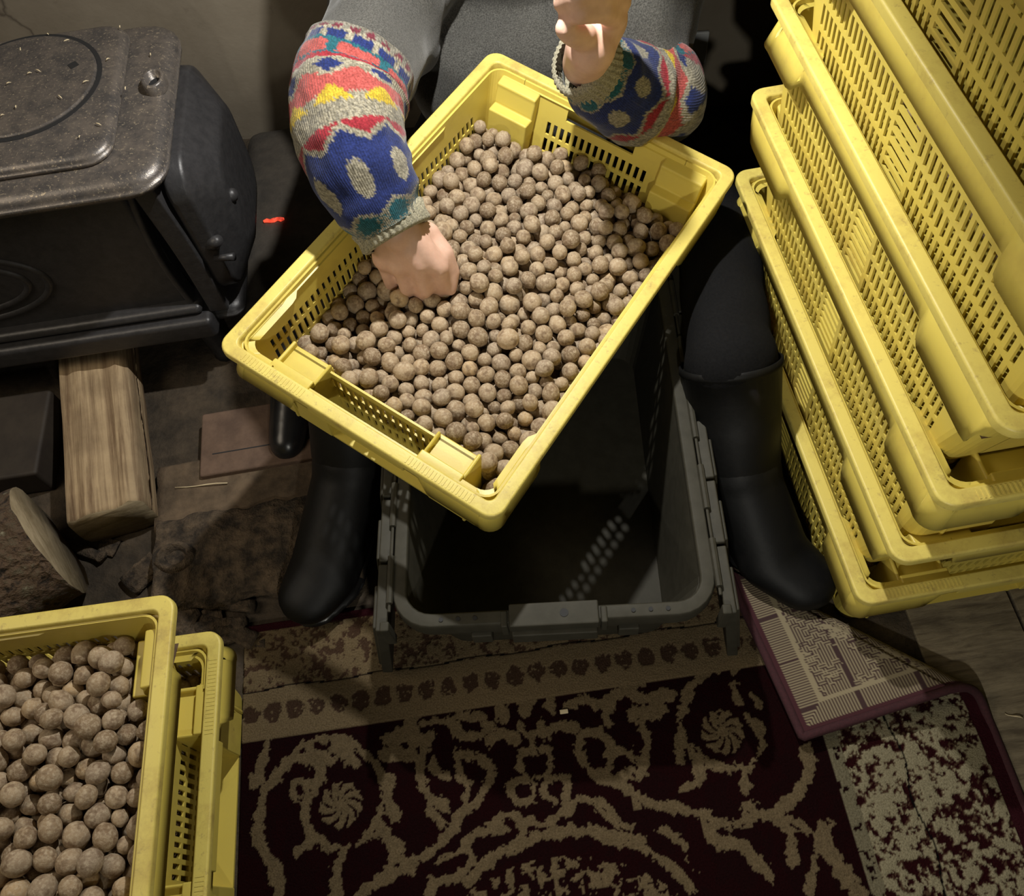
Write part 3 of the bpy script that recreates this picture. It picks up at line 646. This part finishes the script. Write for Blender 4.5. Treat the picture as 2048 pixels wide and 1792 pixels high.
b = MB(); p = PZ(147, 131, .461); b.box(-.006, .006, -.006, .006, .4605, .4622, M=Matrix.Translation((p.x, p.y, 0)) @ Matrix.Rotation(.6, 4, 'Z')); b.build('lifter_hole', BLACK, hl)
b = MB(); p = PZ(303, 153, .455); n = 20
lo = [[V((p.x+rx*math.cos(2*math.pi*k/n), p.y+ry*math.sin(2*math.pi*k/n), z)) for k in range(n)] for rx, ry, z in ((.016, .022, .438), (.0155, .021, .452), (.013, .0185, .455), (.0105, .0155, .453), (.010, .015, .441))]
b.loft(lo, cap1=True); b.build('lug', DUSTY, st, True)
b = MB(); b.loft([[V((p.x+.0098*math.cos(2*math.pi*k/20), p.y+.0145*math.sin(2*math.pi*k/20), z)) for k in range(20)] for z in (.4412, .4424)], cap1=True); b.build('bolt_hole', BLACK, st)
# oval relief on the long side
b = MB(); oc_ = (-.775, .235); 
for ra, rb2 in ((.150, .070), (.120, .052)):
    n = 60; prof = ((0, 0), (.003, .0035), (.009, .0035), (.012, 0)); lo = []
    for o, h in prof: lo.append([V((oc_[0]+(ra-o)*math.cos(2*math.pi*k/n), .9045-h, oc_[1]+.03+(rb2-o*.8)*math.sin(2*math.pi*k/n))) for k in range(n)])
    b.loft(lo)
b.build('oval_relief', IRON, st, True)
# curved end frame and bulging door on the right end
def arcstrip(b, y, x0, x1, z0, z1, w, dep, bow):
    lo = []
    for k in range(13):
        u = k/12; z = z0+(z1-z0)*u; xc = x0+(x1-x0)*u+bow*math.sin(math.pi*u)
        lo.append([V((xc-w/2, y, z)), V((xc+w/2, y, z)), V((xc+w/2, y+dep, z)), V((xc-w/2, y+dep, z))])
    b.loft(lo, cap0=True, cap1=True)
b = MB(); arcstrip(b, .897, -.452, -.446, .155, .408, .010, .03, -.012); arcstrip(b, .893, -.418, -.428, .155, .408, .030, .30, .004); b.build('end_frame', IRON, st, bevel=.003)
b = MB(); cy, cz = 1.03, .295
def yz(hy, hz, r, x): return [V((x, cy+p.x, cz+p.y)) for p in rrect(hy, hz, r, 0, 6)]
b.loft([yz(.128, .118, .045, -.405), yz(.132, .122, .05, -.398), yz(.130, .120, .05, -.375), yz(.088, .080, .045, -.343), yz(.075, .068, .04, -.341)], cap0=True, cap1=True)
door = b.build('door', IRON, st, False, bevel=.004, seg=3)
b = MB(); b.tube([PY(437, 408, .965), PY(448, 400, .962), PY(462, 390, .958), PY(470, 384, .957)], [.006, .008, .011, .006], 12); b.build('handle', IRON, door, True)
b = MB(); b.tube([(-.395, .91, .275), (-.375, .900, .290), (-.365, .895, .300)], [.006, .010, .007], 10); b.build('latch', IRON, st, True)
b = MB(); b.tube([(-.385, .898, .262), (-.355, .892, .266)], [.004, .006], 10); b.build('latch_pin', IRON, st, True)
b = MB(); rbox(b, -.46, -.385, .90, 1.17, .120, .150, .02); b.build('ash_lip', IRON, st, True)
for x, y in ((-.48, .94), (-.48, 1.17), (-1.2, .94), (-1.2, 1.17)):
    b = MB(); b.tube([(x, y, .13), (x+.004, y, .06), (x+.012, y, .012), (x+.014, y, 0)], [.026, .018, .02, .024], 12); b.build('leg', IRON, st, True)
b = MB(); b.tube([(-.335, 1.15, .0), (-.335, 1.15, .0)], .001)
# stone block with a glowing ember slit
b = MB(); b.box(-.425, -.235, .95, 1.42, .0, .075); o = b.build('hearth_stone', STONE, bevel=.03, seg=4); tag(o, 'dark sooty hearth stone on the floor between stove and person', 'stone')
p1, p2 = PZ(527, 443, .079), PZ(568, 437, .079)
b = MB(); b.tube([p1.lerp(p2, k/6)+V((0, .0015*math.sin(k*2), 0)) for k in range(7)], [.002, .0035, .003, .004, .003, .004, .002], 8); o = b.build('ember', EMBER); tag(o, 'small glowing red ember lying on the dark hearth stone', 'ember')
# chips on the stove top
g = random.Random(4); nchip = 0
for px, py, z in ((20, 168, .463), (62, 148, .463), (75, 143, .463), (35, 215, .463), (8, 232, .463), (195, 250, .4595), (215, 120, .4595), (120, 195, .463), (170, 165, .463), (240, 55, .4595), (135, 83, .4595), (300, 110, .443), (40, 100, .4595), (250, 178, .4595), (160, 275, .4595), (98, 70, .4595)):
    p = PZ(px+g.uniform(-3, 3), py, z); a = g.uniform(0, 3.1); L = g.uniform(.0015, .006); b = MB()
    b.tube([p+V((math.cos(a)*L*s, math.sin(a)*L*s, .0010+.0015*(1-s*s))) for s in (-1, -.4, .3, 1)], [.0003, .0008, .0007, .0002], 6)
    o = b.build('wood_shaving', CHIP, smooth=True); tag(o, 'tiny pale wood shaving lying on the ash-dusted stove top', 'wood shaving', 'wood shavings on the stove top')
b = MB(); p = PZ(186, 333, .430); b.tube([p, p+V((-.012, -.004, .004)), p+V((-.02, -.002, .006))], [.004, .003, .001], 6); o = b.build('wood_splinter', CHIP, smooth=True)
tag(o, 'pale splinter caught under the front edge of the stove top', 'wood splinter')
o.location = (0, .022, -.004)
# ------------------------------------------------------------------ firewood and floor clutter
def rough(b_obj, amp, sc, seed=0):
    me = b_obj.data
    bm = bmesh.new(); bm.from_mesh(me); bmesh.ops.subdivide_edges(bm, edges=bm.edges, cuts=0); bm.normal_update()
    for v in bm.verts: v.co += v.normal*amp*noise.noise(v.co*sc+V((seed, 0, 0)))
    bm.to_mesh(me); bm.free()
def lump(name, prof, x0, x1, material, loc, rotz, amp, sc, seed, seg=28, parent=None, endm=None, ax=.004, tilt=0):
    """a log or slab: cross-section prof(angle)->radius swept along local x, with real ends"""
    n = 40; lo = []
    for i in range(seg+1):
        x = x0+(x1-x0)*i/seg; l = []
        for k in range(n):
            a = 2*math.pi*k/n; y, z = prof(a); p = V((x, y, z)); f = amp*noise.fractal(p*sc+V((seed, 0, 0)), 1, 2, 4)
            l.append(V((x+ax*noise.noise(V((y*30, z*30, seed))), y*(1+f), z*(1+f))))
        lo.append(l)
    b = MB(); b.loft(lo, cap0=True, cap1=True)
    b.m[-1] = b.m[-2] = 1 if endm else 0
    o = b.build(name, [material, endm] if endm else material, parent, True); o.location = loc; o.rotation_euler = (0, tilt, rotz)
    return o
def sq(hy, hz, p=5, zoff=0):
    def f(a):
        c, s = math.cos(a), math.sin(a); r = (abs(c)**p+abs(s)**p)**(-1/p); return c*r*hy, s*r*hz+zoff
    return f
a, c = PZ(204, 1022, .085), PZ(178, 690, .085); ln = (c-a).length+.06
def splitprof(an):
    y, z = sq(.057, .042, 7)(an); return y, z+.0035*math.sin(y*420)*(z > 0)+.002*math.sin(y*900)*(z > 0)-(.012*abs(y/.06)**3 if z < 0 else 0)*-1
o = lump('split_log', splitprof, 0, ln, LOGW, (a.x, a.y, .044), math.atan2(c.y-a.y, c.x-a.x), .03, 6, 3, 30, endm=ENDG)
LOGW.node_tree.nodes['Mapping'].inputs['Scale'].default_value = (2.5, 60, 60)
tag(o, 'pale split log with straight grain, end tucked under the stove', 'firewood')
e = PZ(118, 1078, .085); o = lump('bark_log', lambda an: (.094*math.cos(an), .083*math.sin(an)), -.19, 0, BARKL, (e.x-.012, e.y, .088), math.radians(30), .09, 11, 8, 50, endm=ENDG)
tag(o, 'round log with lichen-flecked bark at the left edge', 'firewood')
e = PZ(85, 870, .06); b = MB(); b.box(e.x-.3, e.x, e.y-.07, e.y+.09, .001, .06); o = b.build('dark_wood_block', simple('charred_wood', (.02, .014, .01), .7, nz=18, col2=(.035, .026, .018)), bevel=.006); tag(o, 'dark charred wood block at the left edge behind the bark log', 'wood block')
e = PZ(400, 885, .036); b = MB(); b.box(0, .26, -.062, .055, 0, .034); o = b.build('brick', BRICK, bevel=.004); o.location = (e.x, e.y, .001); o.rotation_euler = (0, 0, .02); tag(o, 'reddish brick slab with a groove left of the black boot', 'brick')
b = MB(); b.box(.02, .25, -.026, -.024, .0335, .0344); b.build('groove', BLACK, o)
o = lump('weathered_plank', sq(.058, .012, 8, .012), 0, .36, simple('weathered_plank_wood', (.05, .034, .02), .9, nz=24, bs=.8, bd=.006, col2=(.13, .09, .055)), PZ(325, 1010, .001)+V((0, .0, 0)), .03, .03, 12, 4)
tag(o, 'dark weathered plank lying between brick slab and bark slab', 'plank')
o = lump('bark_slab', sq(.075, .020, 3, .02), 0, .30, BARK, PZ(330, 1150, .001), .05, .18, 16, 21, 40); tag(o, 'thick bark slab with a knot hole beside the left boot', 'bark slab')
e = PZ(350, 1108, .042); b = MB(); n = 20; lo = []
for rx, z in ((.034, .022), (.028, .045), (.021, .050), (.015, .040), (.012, .030)):
    lo.append([V((e.x+(rx+.003*noise.noise(V((k, rx*90, 0))))*math.cos(2*math.pi*k/n), e.y-.004+.8*rx*math.sin(2*math.pi*k/n), z)) for k in range(n)])
b.loft(lo, cap1=True); k_ = b.build('knot_hole', BARK, None, True); k_.parent = o; k_.matrix_parent_inverse = o.matrix_basis.inverted()
g = random.Random(9)
for i in range(46):
    px, py = g.uniform(140, 520), g.uniform(1090, 1420)
    if px < 340 and py > 1200-(px/340)*60+60: continue
    e = PZ(px, py, .004); L, w, h = g.uniform(.012, .045), g.uniform(.006, .02), g.uniform(.003, .009)
    o = lump('bark_chip', sq(w, h, 3, h*.9), -L, L, BARK, (e.x, e.y, .001), g.uniform(-.6, .8), .3, 40, i, 8)
    tag(o, 'small dark flake of bark on the floor behind the lower left crates', 'bark flake', 'bark flakes scattered on the floor')
def twig(name, p, q, r, label, z=.004):
    a, c = PZ(*p, z), PZ(*q, z); b = MB(); b.tube([a.lerp(c, k/5)+V((0, 0, .002*math.sin(k*1.3))) for k in range(6)], [r, r*.9, r, r*.8, r*.7, r*.4], 6); o = b.build(name, CHIP, smooth=True); tag(o, label, 'twig'); return o
twig('twig', (455, 966), (350, 975), .0011, 'thin pale straw stalk lying on the dark weathered plank', .028)
twig('twig', (2046, 1436), (2010, 1428), .0010, 'thin pale straw on the floor boards right of the rug', .009)
b = MB(); p = PZ(1128, 1423, .012); b.box(-.0055, .0055, -.0028, .0028, 0, .003); o = b.build('wood_chip', CHIP, bevel=.0008); o.location = (p.x, p.y, .010); tag(o, 'tiny pale rectangular wood chip lying on the rug', 'wood chip')
# ------------------------------------------------------------------ back right: black box added for the dark gap, white plate
b = MB(); b.box(.57, 1.25, 1.02, 1.25, .001, 1.7); b.box(.585, 1.235, 1.016, 1.02, .05, 1.65); o = b.build('dark_box', BLACK, bevel=.006); tag(o, 'black box added for the dark gap by the wall behind the stacked crates', 'dark_box')
p = PW(1394, 92); b = MB(); b.box(-.018, .018, -.004, .003, -.032, .032); o = b.build('white_plate', WHITE, bevel=.002); o.location = (p.x, p.y-.004, p.z); o.rotation_euler = (0, 0, WA); tag(o, 'small white plate on the wall above the right arm', 'plate')
# ------------------------------------------------------------------ person
per = None
SHL, SHR = V((-.05, 1.2, .66)), V((.31, 1.2, .66))
ELL = PZ(708, 170, .49); UAL = PY(770, 50, 1.10); UAR = PY(1272, 100, 1.02); WRL = PZ(792, 462, .405)
ELR = PY(1308, 215, .96)+V((0, 0, .02)); WRR = PY(1168, 128, .90)
caps = [(V((.14, 1.27, .24)), (.16, .09, .10), V((.14, 1.24, .45)), (.16, .11, .12)), (V((.14, 1.24, .45)), (.16, .11, .12), V((.145, 1.22, .62)), (.17, .10, .11)),
        (V((.145, 1.22, .66)), .07, V((.155, 1.08, .80)), .05), (V((.155, 1.02, .88)), (.075, .09, .085), V((.155, .96, .91)), (.07, .08, .10)), (V((.155, .925, .84)), .035, V((.155, .95, .815)), .04),
        (V((.155, .885, .885)), .010, V((.155, .87, .865)), .012), (V((.08, .99, .88)), (.008, .015, .025), V((.079, .995, .865)), (.008, .012, .018)), (V((.23, .99, .88)), (.008, .015, .025), V((.231, .995, .865)), (.008, .012, .018)),
        (SHL, .055, UAL, .045), (UAL, .045, ELL, .040), (ELL, .040, WRL, .027), (SHR, .055, UAR, .045), (UAR, .045, ELR, .040), (ELR, .042, WRR, .027),
        (V((.06, 1.22, .20)), .085, V((-.17, .86, .12)), .055), (V((-.17, .86, .12)), .055, V((-.235, .62, .08)), .045),
        (V((.24, 1.24, .16)), .07, PZ(1436, 470, .20), .05), (PZ(1436, 470, .20), .05, PZ(1470, 900, .12), .04)]
# hand that digs into the nuts
K = lambda px, py, z: PZ(px, py, z)

def finger(pts, rads): return [(pts[i], rads[i], pts[i+1], rads[i+1]) for i in range(len(pts)-1)]
mcp = [K(878, 535, .360), K(838, 530, .368), K(798, 524, .366), K(765, 518, .360)]
pip = [K(886, 566, .330), K(850, 578, .328), K(814, 576, .326), K(780, 562, .326)]
tip = [K(872, 590, .298), K(842, 598, .294), K(815, 596, .292), K(788, 584, .296)]
for i in range(4):
    rr = (.0125, .0125, .0118, .0105)[i]
    caps += [(WRL+V((.006*(1.5-i), 0, .004)), .0200, mcp[i], rr*1.05)] + finger([mcp[i], pip[i], tip[i], tip[i]+V((-.004, -.012, -.022))], [rr*1.02, rr*.86, rr*.78, rr*.66])
caps += [(WRL.lerp(mcp[1], .5), .018, WRL.lerp(mcp[3], .75)+V((0, 0, -.008)), .020), (WRL.lerp(mcp[0], .6), .016, WRL.lerp(mcp[2], .8)+V((0, 0, -.010)), .020)]
th0 = K(858, 468, .378); th1 = K(889, 506, .362); th2 = K(903, 545, .334); th3 = K(900, 578, .316)
caps += [(WRL, .022, th0, .015)]+finger([th0, th1, th2, th3], [.0135, .0125, .0112, .0095])
for i, (q0, q1) in enumerate(((K(852, 466, .4), mcp[0]), (K(822, 462, .404), mcp[1]), (K(798, 468, .402), mcp[2]), (K(776, 478, .394), mcp[3]))):
    caps += [(q0.lerp(q1, .35)-V((0, 0, .003)), .0050, q1+V((0, 0, .0035)), .0085)]
# raised hand, loosely closed
W2 = WRR; D = .86
hb0 = PY(1182, 95, .845); k0 = [PY(1232, 22, .83), PY(1236, -6, .83), PY(1232, -34, .835), PY(1222, -60, .84)]
caps += [(W2, .027, hb0, .029), (hb0, .027, PY(1214, 40, .865), .024), (PY(1214, 40, .865), .024, PY(1206, -60, .87), .024)]
for i, (q0, q1, q2, q3) in enumerate((((1232, 34), (1205, 22), (1160, 26), (1132, 34)), ((1240, 2), (1200, -10), (1152, -6), (1122, 6)), ((1240, -32), (1196, -44), (1150, -38), (1122, -26)), ((1228, -64), (1190, -76), (1150, -70), (1130, -56)))):
    caps += finger([PY(*q0, .85), PY(*q1, .815), PY(*q2, .800), PY(*q3, .822)], [.0135, .0122, .0112, .0092])
caps += finger([PY(1165, 72, .83), PY(1140, 66, .815), PY(1126, 58, .81)], [.016, .0125, .0095])+finger([PY(1215, -40, .85), PY(1180, -92, .80), PY(1150, -96, .79)], [.016, .013, .010])
per = organic('person', caps, SKIN, None, .003, 9)
tag(per, 'seated person in grey patterned sweater reaching into the nuts', 'person')
b_h = organic('hair', [(V((.155, 1.05, .94)), (.088, .085, .075), V((.155, .985, .96)), (.082, .075, .07)), (V((.155, 1.09, .87)), .07, V((.155, 1.10, .82)), .05)], HAIR, per, .008, 3)
b = MB(); b.box(.13, .18, .872, .905, .925, .955); b.build('headlamp', BLACK, per, bevel=.006)
def folds(p): return .011*noise.noise(V((p.x*15, p.y*8, p.z*4)))+.006*noise.noise(V((p.x*9+p.z*20, p.y*14, p.z*9+p.x*11)))+.004*noise.noise(V((p.x*30+p.z*12, p.y*10, p.z*9)))
sw = organic('sweater', [(V((.14, 1.27, .24)), (.195, .11, .10), V((.14, 1.24, .45)), (.185, .115, .12)), (V((.14, 1.24, .45)), (.185, .115, .12), V((.14, 1.22, .62)), (.18, .115, .12)), (SHL, .085, V(SHL).lerp(SHR, .5)+V((0, 0, .04)), .08), (SHR, .085, V(SHL).lerp(SHR, .5)+V((0, 0, .04)), .08),
        (SHL, .09, UAL, .082), (UAL, .082, ELL, .068), (V((.0, 1.24, .5)), .1, UAL, .06), (SHR, .09, UAR, .078), (UAR, .078, ELR, .062), (V((.05, 1.13, .33)), .09, V((.22, 1.13, .33)), .09), (V((.0, 1.14, .30)), .07, V((.3, 1.1, .24)), .07)], KNIT, per, .006, 6, folds)
# patterned sleeves: swept tubes carrying their knitted pattern
c_ = {k: np.array(v) for k, v in dict(cr=(.36, .33, .25), gr=(.22, .205, .17), bl=(.020, .035, .16), nb=(.012, .022, .07), te=(.02, .13, .17), rd=(.36, .03, .045), co=(.50, .10, .09), ye=(.62, .45, .04), ma=(.17, .03, .05)).items()}
def tri(x): return abs((x % 1)*2-1)
def sleeve_col(u, v, g):
    z = tri(u*7)            # zigzag round the arm
    j = (g.random()-.5)*.014; v = v+j; u = u+(g.random()-.5)*.006
    if v < .07+.035*z: c = 'te' if z > .45 and v > .02 else 'cr' if g.random() < .6 else 'te'
    elif v < .085+.035*z: c = 'cr'
    elif v < .34+.07*tri(u*7+.5):
        c = 'bl'; du = ((u*7) % 1)-.5
        if (du/.24)**2+((v-.225)/.075)**2 < 1: c = 'cr'
    elif v < .365+.07*tri(u*7+.5): c = 'cr'
    elif v < .44: c = 'rd'
    elif v < .53: c = 'cr' if g.random() < .8 else 'gr'
    elif v < .60: c = 'ye' if tri(u*7+.5) > (v-.52)/.08 else 'co' if v > .56 else 'cr'
    elif v < .63+.05*z: c = 'co'
    elif v < .645+.05*z: c = 'cr'
    elif v < .75:
        c = 'cr'
        if abs(((u*7) % 1)-.5)/.30+abs(v-.695)/.04 < 1: c = 'bl'
    elif v < .79: c = 'rd'
    elif v < .80: c = 'te'
    elif v < .875: c = 'co' if tri(u*7) > .2 else 'te'
    elif v < .895: c = 'te'
    elif v < .945: c = 'bl' if tri(u*14) > .25 else 'cr'
    elif v < .96: c = 'cr'
    elif v < .985: c = 'ma' if tri(u*22) > .4 else 'gr'
    else: c = 'gr'
    k = c_[c]*(1+(g.random()-.5)*(.9 if c in ('cr', 'gr') else .5))*.70
    return k
def sleeve(name, pts, rads, u0, dark, seed, flat=1.0):
    g = random.Random(seed); nseg = 26; cl = catmull(pts, nseg); R_ = []
    for i in range(len(rads)-1):
        for k in range(nseg): s = k/nseg; s = s*s*(3-2*s); R_.append(rads[i]*(1-s)+rads[i+1]*s)
    R_.append(rads[-1]); L = [0]
    for i in range(1, len(cl)): L.append(L[-1]+(cl[i]-cl[i-1]).length)
    tot = L[-1]; m = 200; vs = []; cols = []; ref = V((0, 0, 1)); uvs = []
    for i, p in enumerate(cl):
        t = (cl[min(i+1, len(cl)-1)]-cl[max(i-1, 0)]).normalized(); a = t.cross(ref).normalized(); bb = a.cross(t).normalized(); ref = bb
        for k in range(m):
            q = 2*math.pi*k/m; d = a*math.cos(q)+bb*math.sin(q); w = L[i]/tot
            r = R_[i]*(1+.07*noise.noise(V((d.x*1.6, d.y*1.6, L[i]*34+seed)))+.03*noise.noise(V((d.x*4+9, d.z*4, L[i]*60)))*min(1, w*4))
            vs.append(p+d*r); cols.append([*(sleeve_col(k/m+u0, w, g)*dark), 1]); uvs.append((k/m, L[i]*3.5))
    nr = len(cl); fs = [(i*m+k, i*m+(k+1) % m, (i+1)*m+(k+1) % m, (i+1)*m+k) for i in range(nr-1) for k in range(m)]
    me = bpy.data.meshes.new(name); me.from_pydata(vs, [], fs); me.materials.append(KNITP)
    at = me.color_attributes.new('pattern', 'FLOAT_COLOR', 'POINT'); at.data.foreach_set('color', np.array(cols, np.float32).ravel())
    uv = me.uv_layers.new(name='UVMap'); li = np.empty(len(me.loops), np.int64); me.loops.foreach_get('vertex_index', li); uv.data.foreach_set('uv', np.array(uvs, np.float32)[li].ravel())
    return link(name, me, per, True), cl, R_
sleeve('sleeve', [PZ(779, 446, .415), PZ(752, 400, .438), PZ(722, 340, .462), PZ(698, 265, .482), PZ(697, 195, .492), PZ(722, 125, .505)], [.044, .055, .063, .068, .071, .069], .05, 1, 3)
sleeve('sleeve', [WRR+V((.008, .004, -.006)), WRR.lerp(ELR, .3)+V((0, 0, -.01)), WRR.lerp(ELR, .7)+V((0, 0, -.012)), ELR+V((.004, 0, 0)), ELR.lerp(UAR, .5), ELR.lerp(UAR, .8)], [.040, .054, .065, .067, .064, .060], .3, 1, 8)
def cuff(c0, c1, r0, r1, ribs=34):
    b = MB(); t = (c1-c0).normalized(); a = t.cross(V((0, 0, 1))).normalized(); bb = a.cross(t); n = ribs*6; lo = []
    for s, dr in ((0, -.006), (0, .0), (.12, .003), (.5, .001), (.9, .003), (1, 0), (1.0, -.006)):
        c = c0.lerp(c1, s); r = r0+(r1-r0)*s+dr
        lo.append([c+(a*math.cos(q)+bb*math.sin(q))*(r+.0011*math.sin(q*ribs)) for q in [2*math.pi*k/n for k in range(n)]])
    b.loft(lo); b.build('cuff', CUFF, per, True)
cuff(PZ(796, 474, .400), PZ(772, 432, .418), .0435, .046)
d0 = (WRR-ELR).normalized(); cuff(WRR+d0*.016, WRR-d0*.022, .037, .042)
# trousers and boots
organic('trousers', [(V((.06, 1.24, .20)), .10, V((-.17, .88, .125)), .072), (V((-.17, .88, .125)), .072, V((-.225, .66, .11)), .056), (V((.24, 1.25, .16)), .085, PZ(1436, 470, .20), .058), (PZ(1436, 470, .20), .060, PZ(1456, 715, .245), .056), (PZ(1460, 715, .245), .060, PZ(1462, 760, .21), .054), (V((.14, 1.24, .25)), (.16, .11, .10), V((.14, 1.24, .3)), (.16, .11, .09))], TROUS, per, .007, 5, lambda p: .005*noise.noise(p*14))
def boot(shaft, ankle, heel, ball, toe):
    ax = (shaft-ankle).normalized(); M = ax.to_track_quat('Z', 'Y').to_matrix()
    o = organic('boot', [(ankle+ax*.01, .058, ankle, .054), (ankle, .054, heel, .044), (ankle, .054, ball, (.052, .052, .036)), (heel, .042, ball, (.052, .052, .034)), (ball, (.053, .053, .036), toe, (.046, .046, .030))], BOOTD, per, .006, 6)
    b = MB(); Ls = (shaft-ankle).length; n = 36; lo = []
    for rr, h in ((.050, 0), (.056, .02), (.060, Ls*.5), (.064, Ls-.012), (.0665, Ls-.010), (.0665, Ls), (.0635, Ls), (.061, Ls-.05)):
        lo.append([ankle+M@V(((rr+.002*noise.noise(V((math.cos(2*math.pi*k/n)*2, h*30, math.sin(2*math.pi*k/n)*2))))*math.cos(2*math.pi*k/n), rr*math.sin(2*math.pi*k/n), h)) for k in range(n)])
    b.loft(lo); b.build('boot_shaft', BOOTD, o, True)
    s = organic('sole', [(V((heel.x, heel.y, .014)), (.042, .042, .011), V((ball.x, ball.y, .014)), (.051, .051, .011)), (V((ball.x, ball.y, .014)), (.051, .051, .011), V((toe.x, toe.y, .014)), (.041, .041, .011))], BOOT, per, .005, 2)
    s.parent = o; return o
boot(V((-.205, .70, .205)), V((-.232, .605, .105)), V((-.222, .625, .055)), V((-.288, .480, .052)), V((-.312, .450, .046)))
boot(PZ(1460, 722, .235), PZ(1478, 950, .115), PZ(1470, 1010, .055), PZ(1545, 1110, .056), PZ(1605, 1158, .050))
b = MB()
for zz in (.058, .068): pass
# stool the person sits on
so = empty('stool', (.14, 1.21, 0), label='low dark stool under the seated person', cat='stool')
b = MB(); b.loft([circ((0, 0), .17, .125, 40), circ((0, 0), .175, .132, 40), circ((0, 0), .17, .15, 40)], cap0=True, cap1=True); b.build('seat', BLACK, so)
for sx, sy in ((.11, .11), (-.11, .11), (.11, -.11), (-.11, -.11)): b = MB(); b.tube([(sx*.8, sy*.8, .126), (sx, sy, 0)], .014, 12); b.build('leg', BLACK, so, True)
# black rounded toe showing under the left corner of the held crate
t0 = PZ(568, 868, .055); o = organic('spare_boot', [(t0, (.030, .036, .030), t0+V((.015, .07, .02)), .036), (t0+V((.015, .07, .02)), .036, t0+V((.03, .16, .045)), .042)], BOOT, None, .006, 5)
o.location = (0, 0, -.019); tag(o, 'black rounded boot toe under the left corner of the tilted crate', 'boot')
# ------------------------------------------------------------------ light
def spot(name, loc, aim, power, size, colr, r=.02, blend=.6):
    l = bpy.data.lights.new(name, 'SPOT'); l.energy = power; l.spot_size = math.radians(size); l.color = colr; l.shadow_soft_size = r; l.spot_blend = blend
    o = bpy.data.objects.new(name, l); C.objects.link(o); o.location = loc; d = V(aim)-V(loc); o.rotation_euler = d.to_track_quat('-Z', 'Y').to_euler(); return o
spot('headlamp_beam', (.05, .85, 1.0), (-.24, .66, 0), 29, 138, (1, .98, .92), .012, .5)
spot('front_lamp_beam', (.0, -.5, .85), (.45, .40, .10), 15, 120, (1, .96, .84), .02, 1)  # unseen second lamp behind the camera, lighting the crate fronts
l = bpy.data.lights.new('wall_fill', 'AREA'); l.energy = 6; l.size = .6; l.color = (1, .86, .66); o = bpy.data.objects.new('wall_fill', l); C.objects.link(o); o.location = (-1.2, .45, 1.35); o.rotation_euler = (V((-.5, .9, .1))-o.location).to_track_quat('-Z', 'Y').to_euler()  # added fill without a visible source, brightens wall, stove front and logs
w = bpy.data.worlds.new('world'); bpy.context.scene.world = w; w.use_nodes = True; w.node_tree.nodes['Background'].inputs[0].default_value = (.9, .85, .75, 1); w.node_tree.nodes['Background'].inputs[1].default_value = .014
vs_ = bpy.context.scene.view_settings; vs_.view_transform = 'Standard'; vs_.look = 'None'; vs_.gamma = 1; vs_.exposure = 0; vs_.use_curve_mapping = False
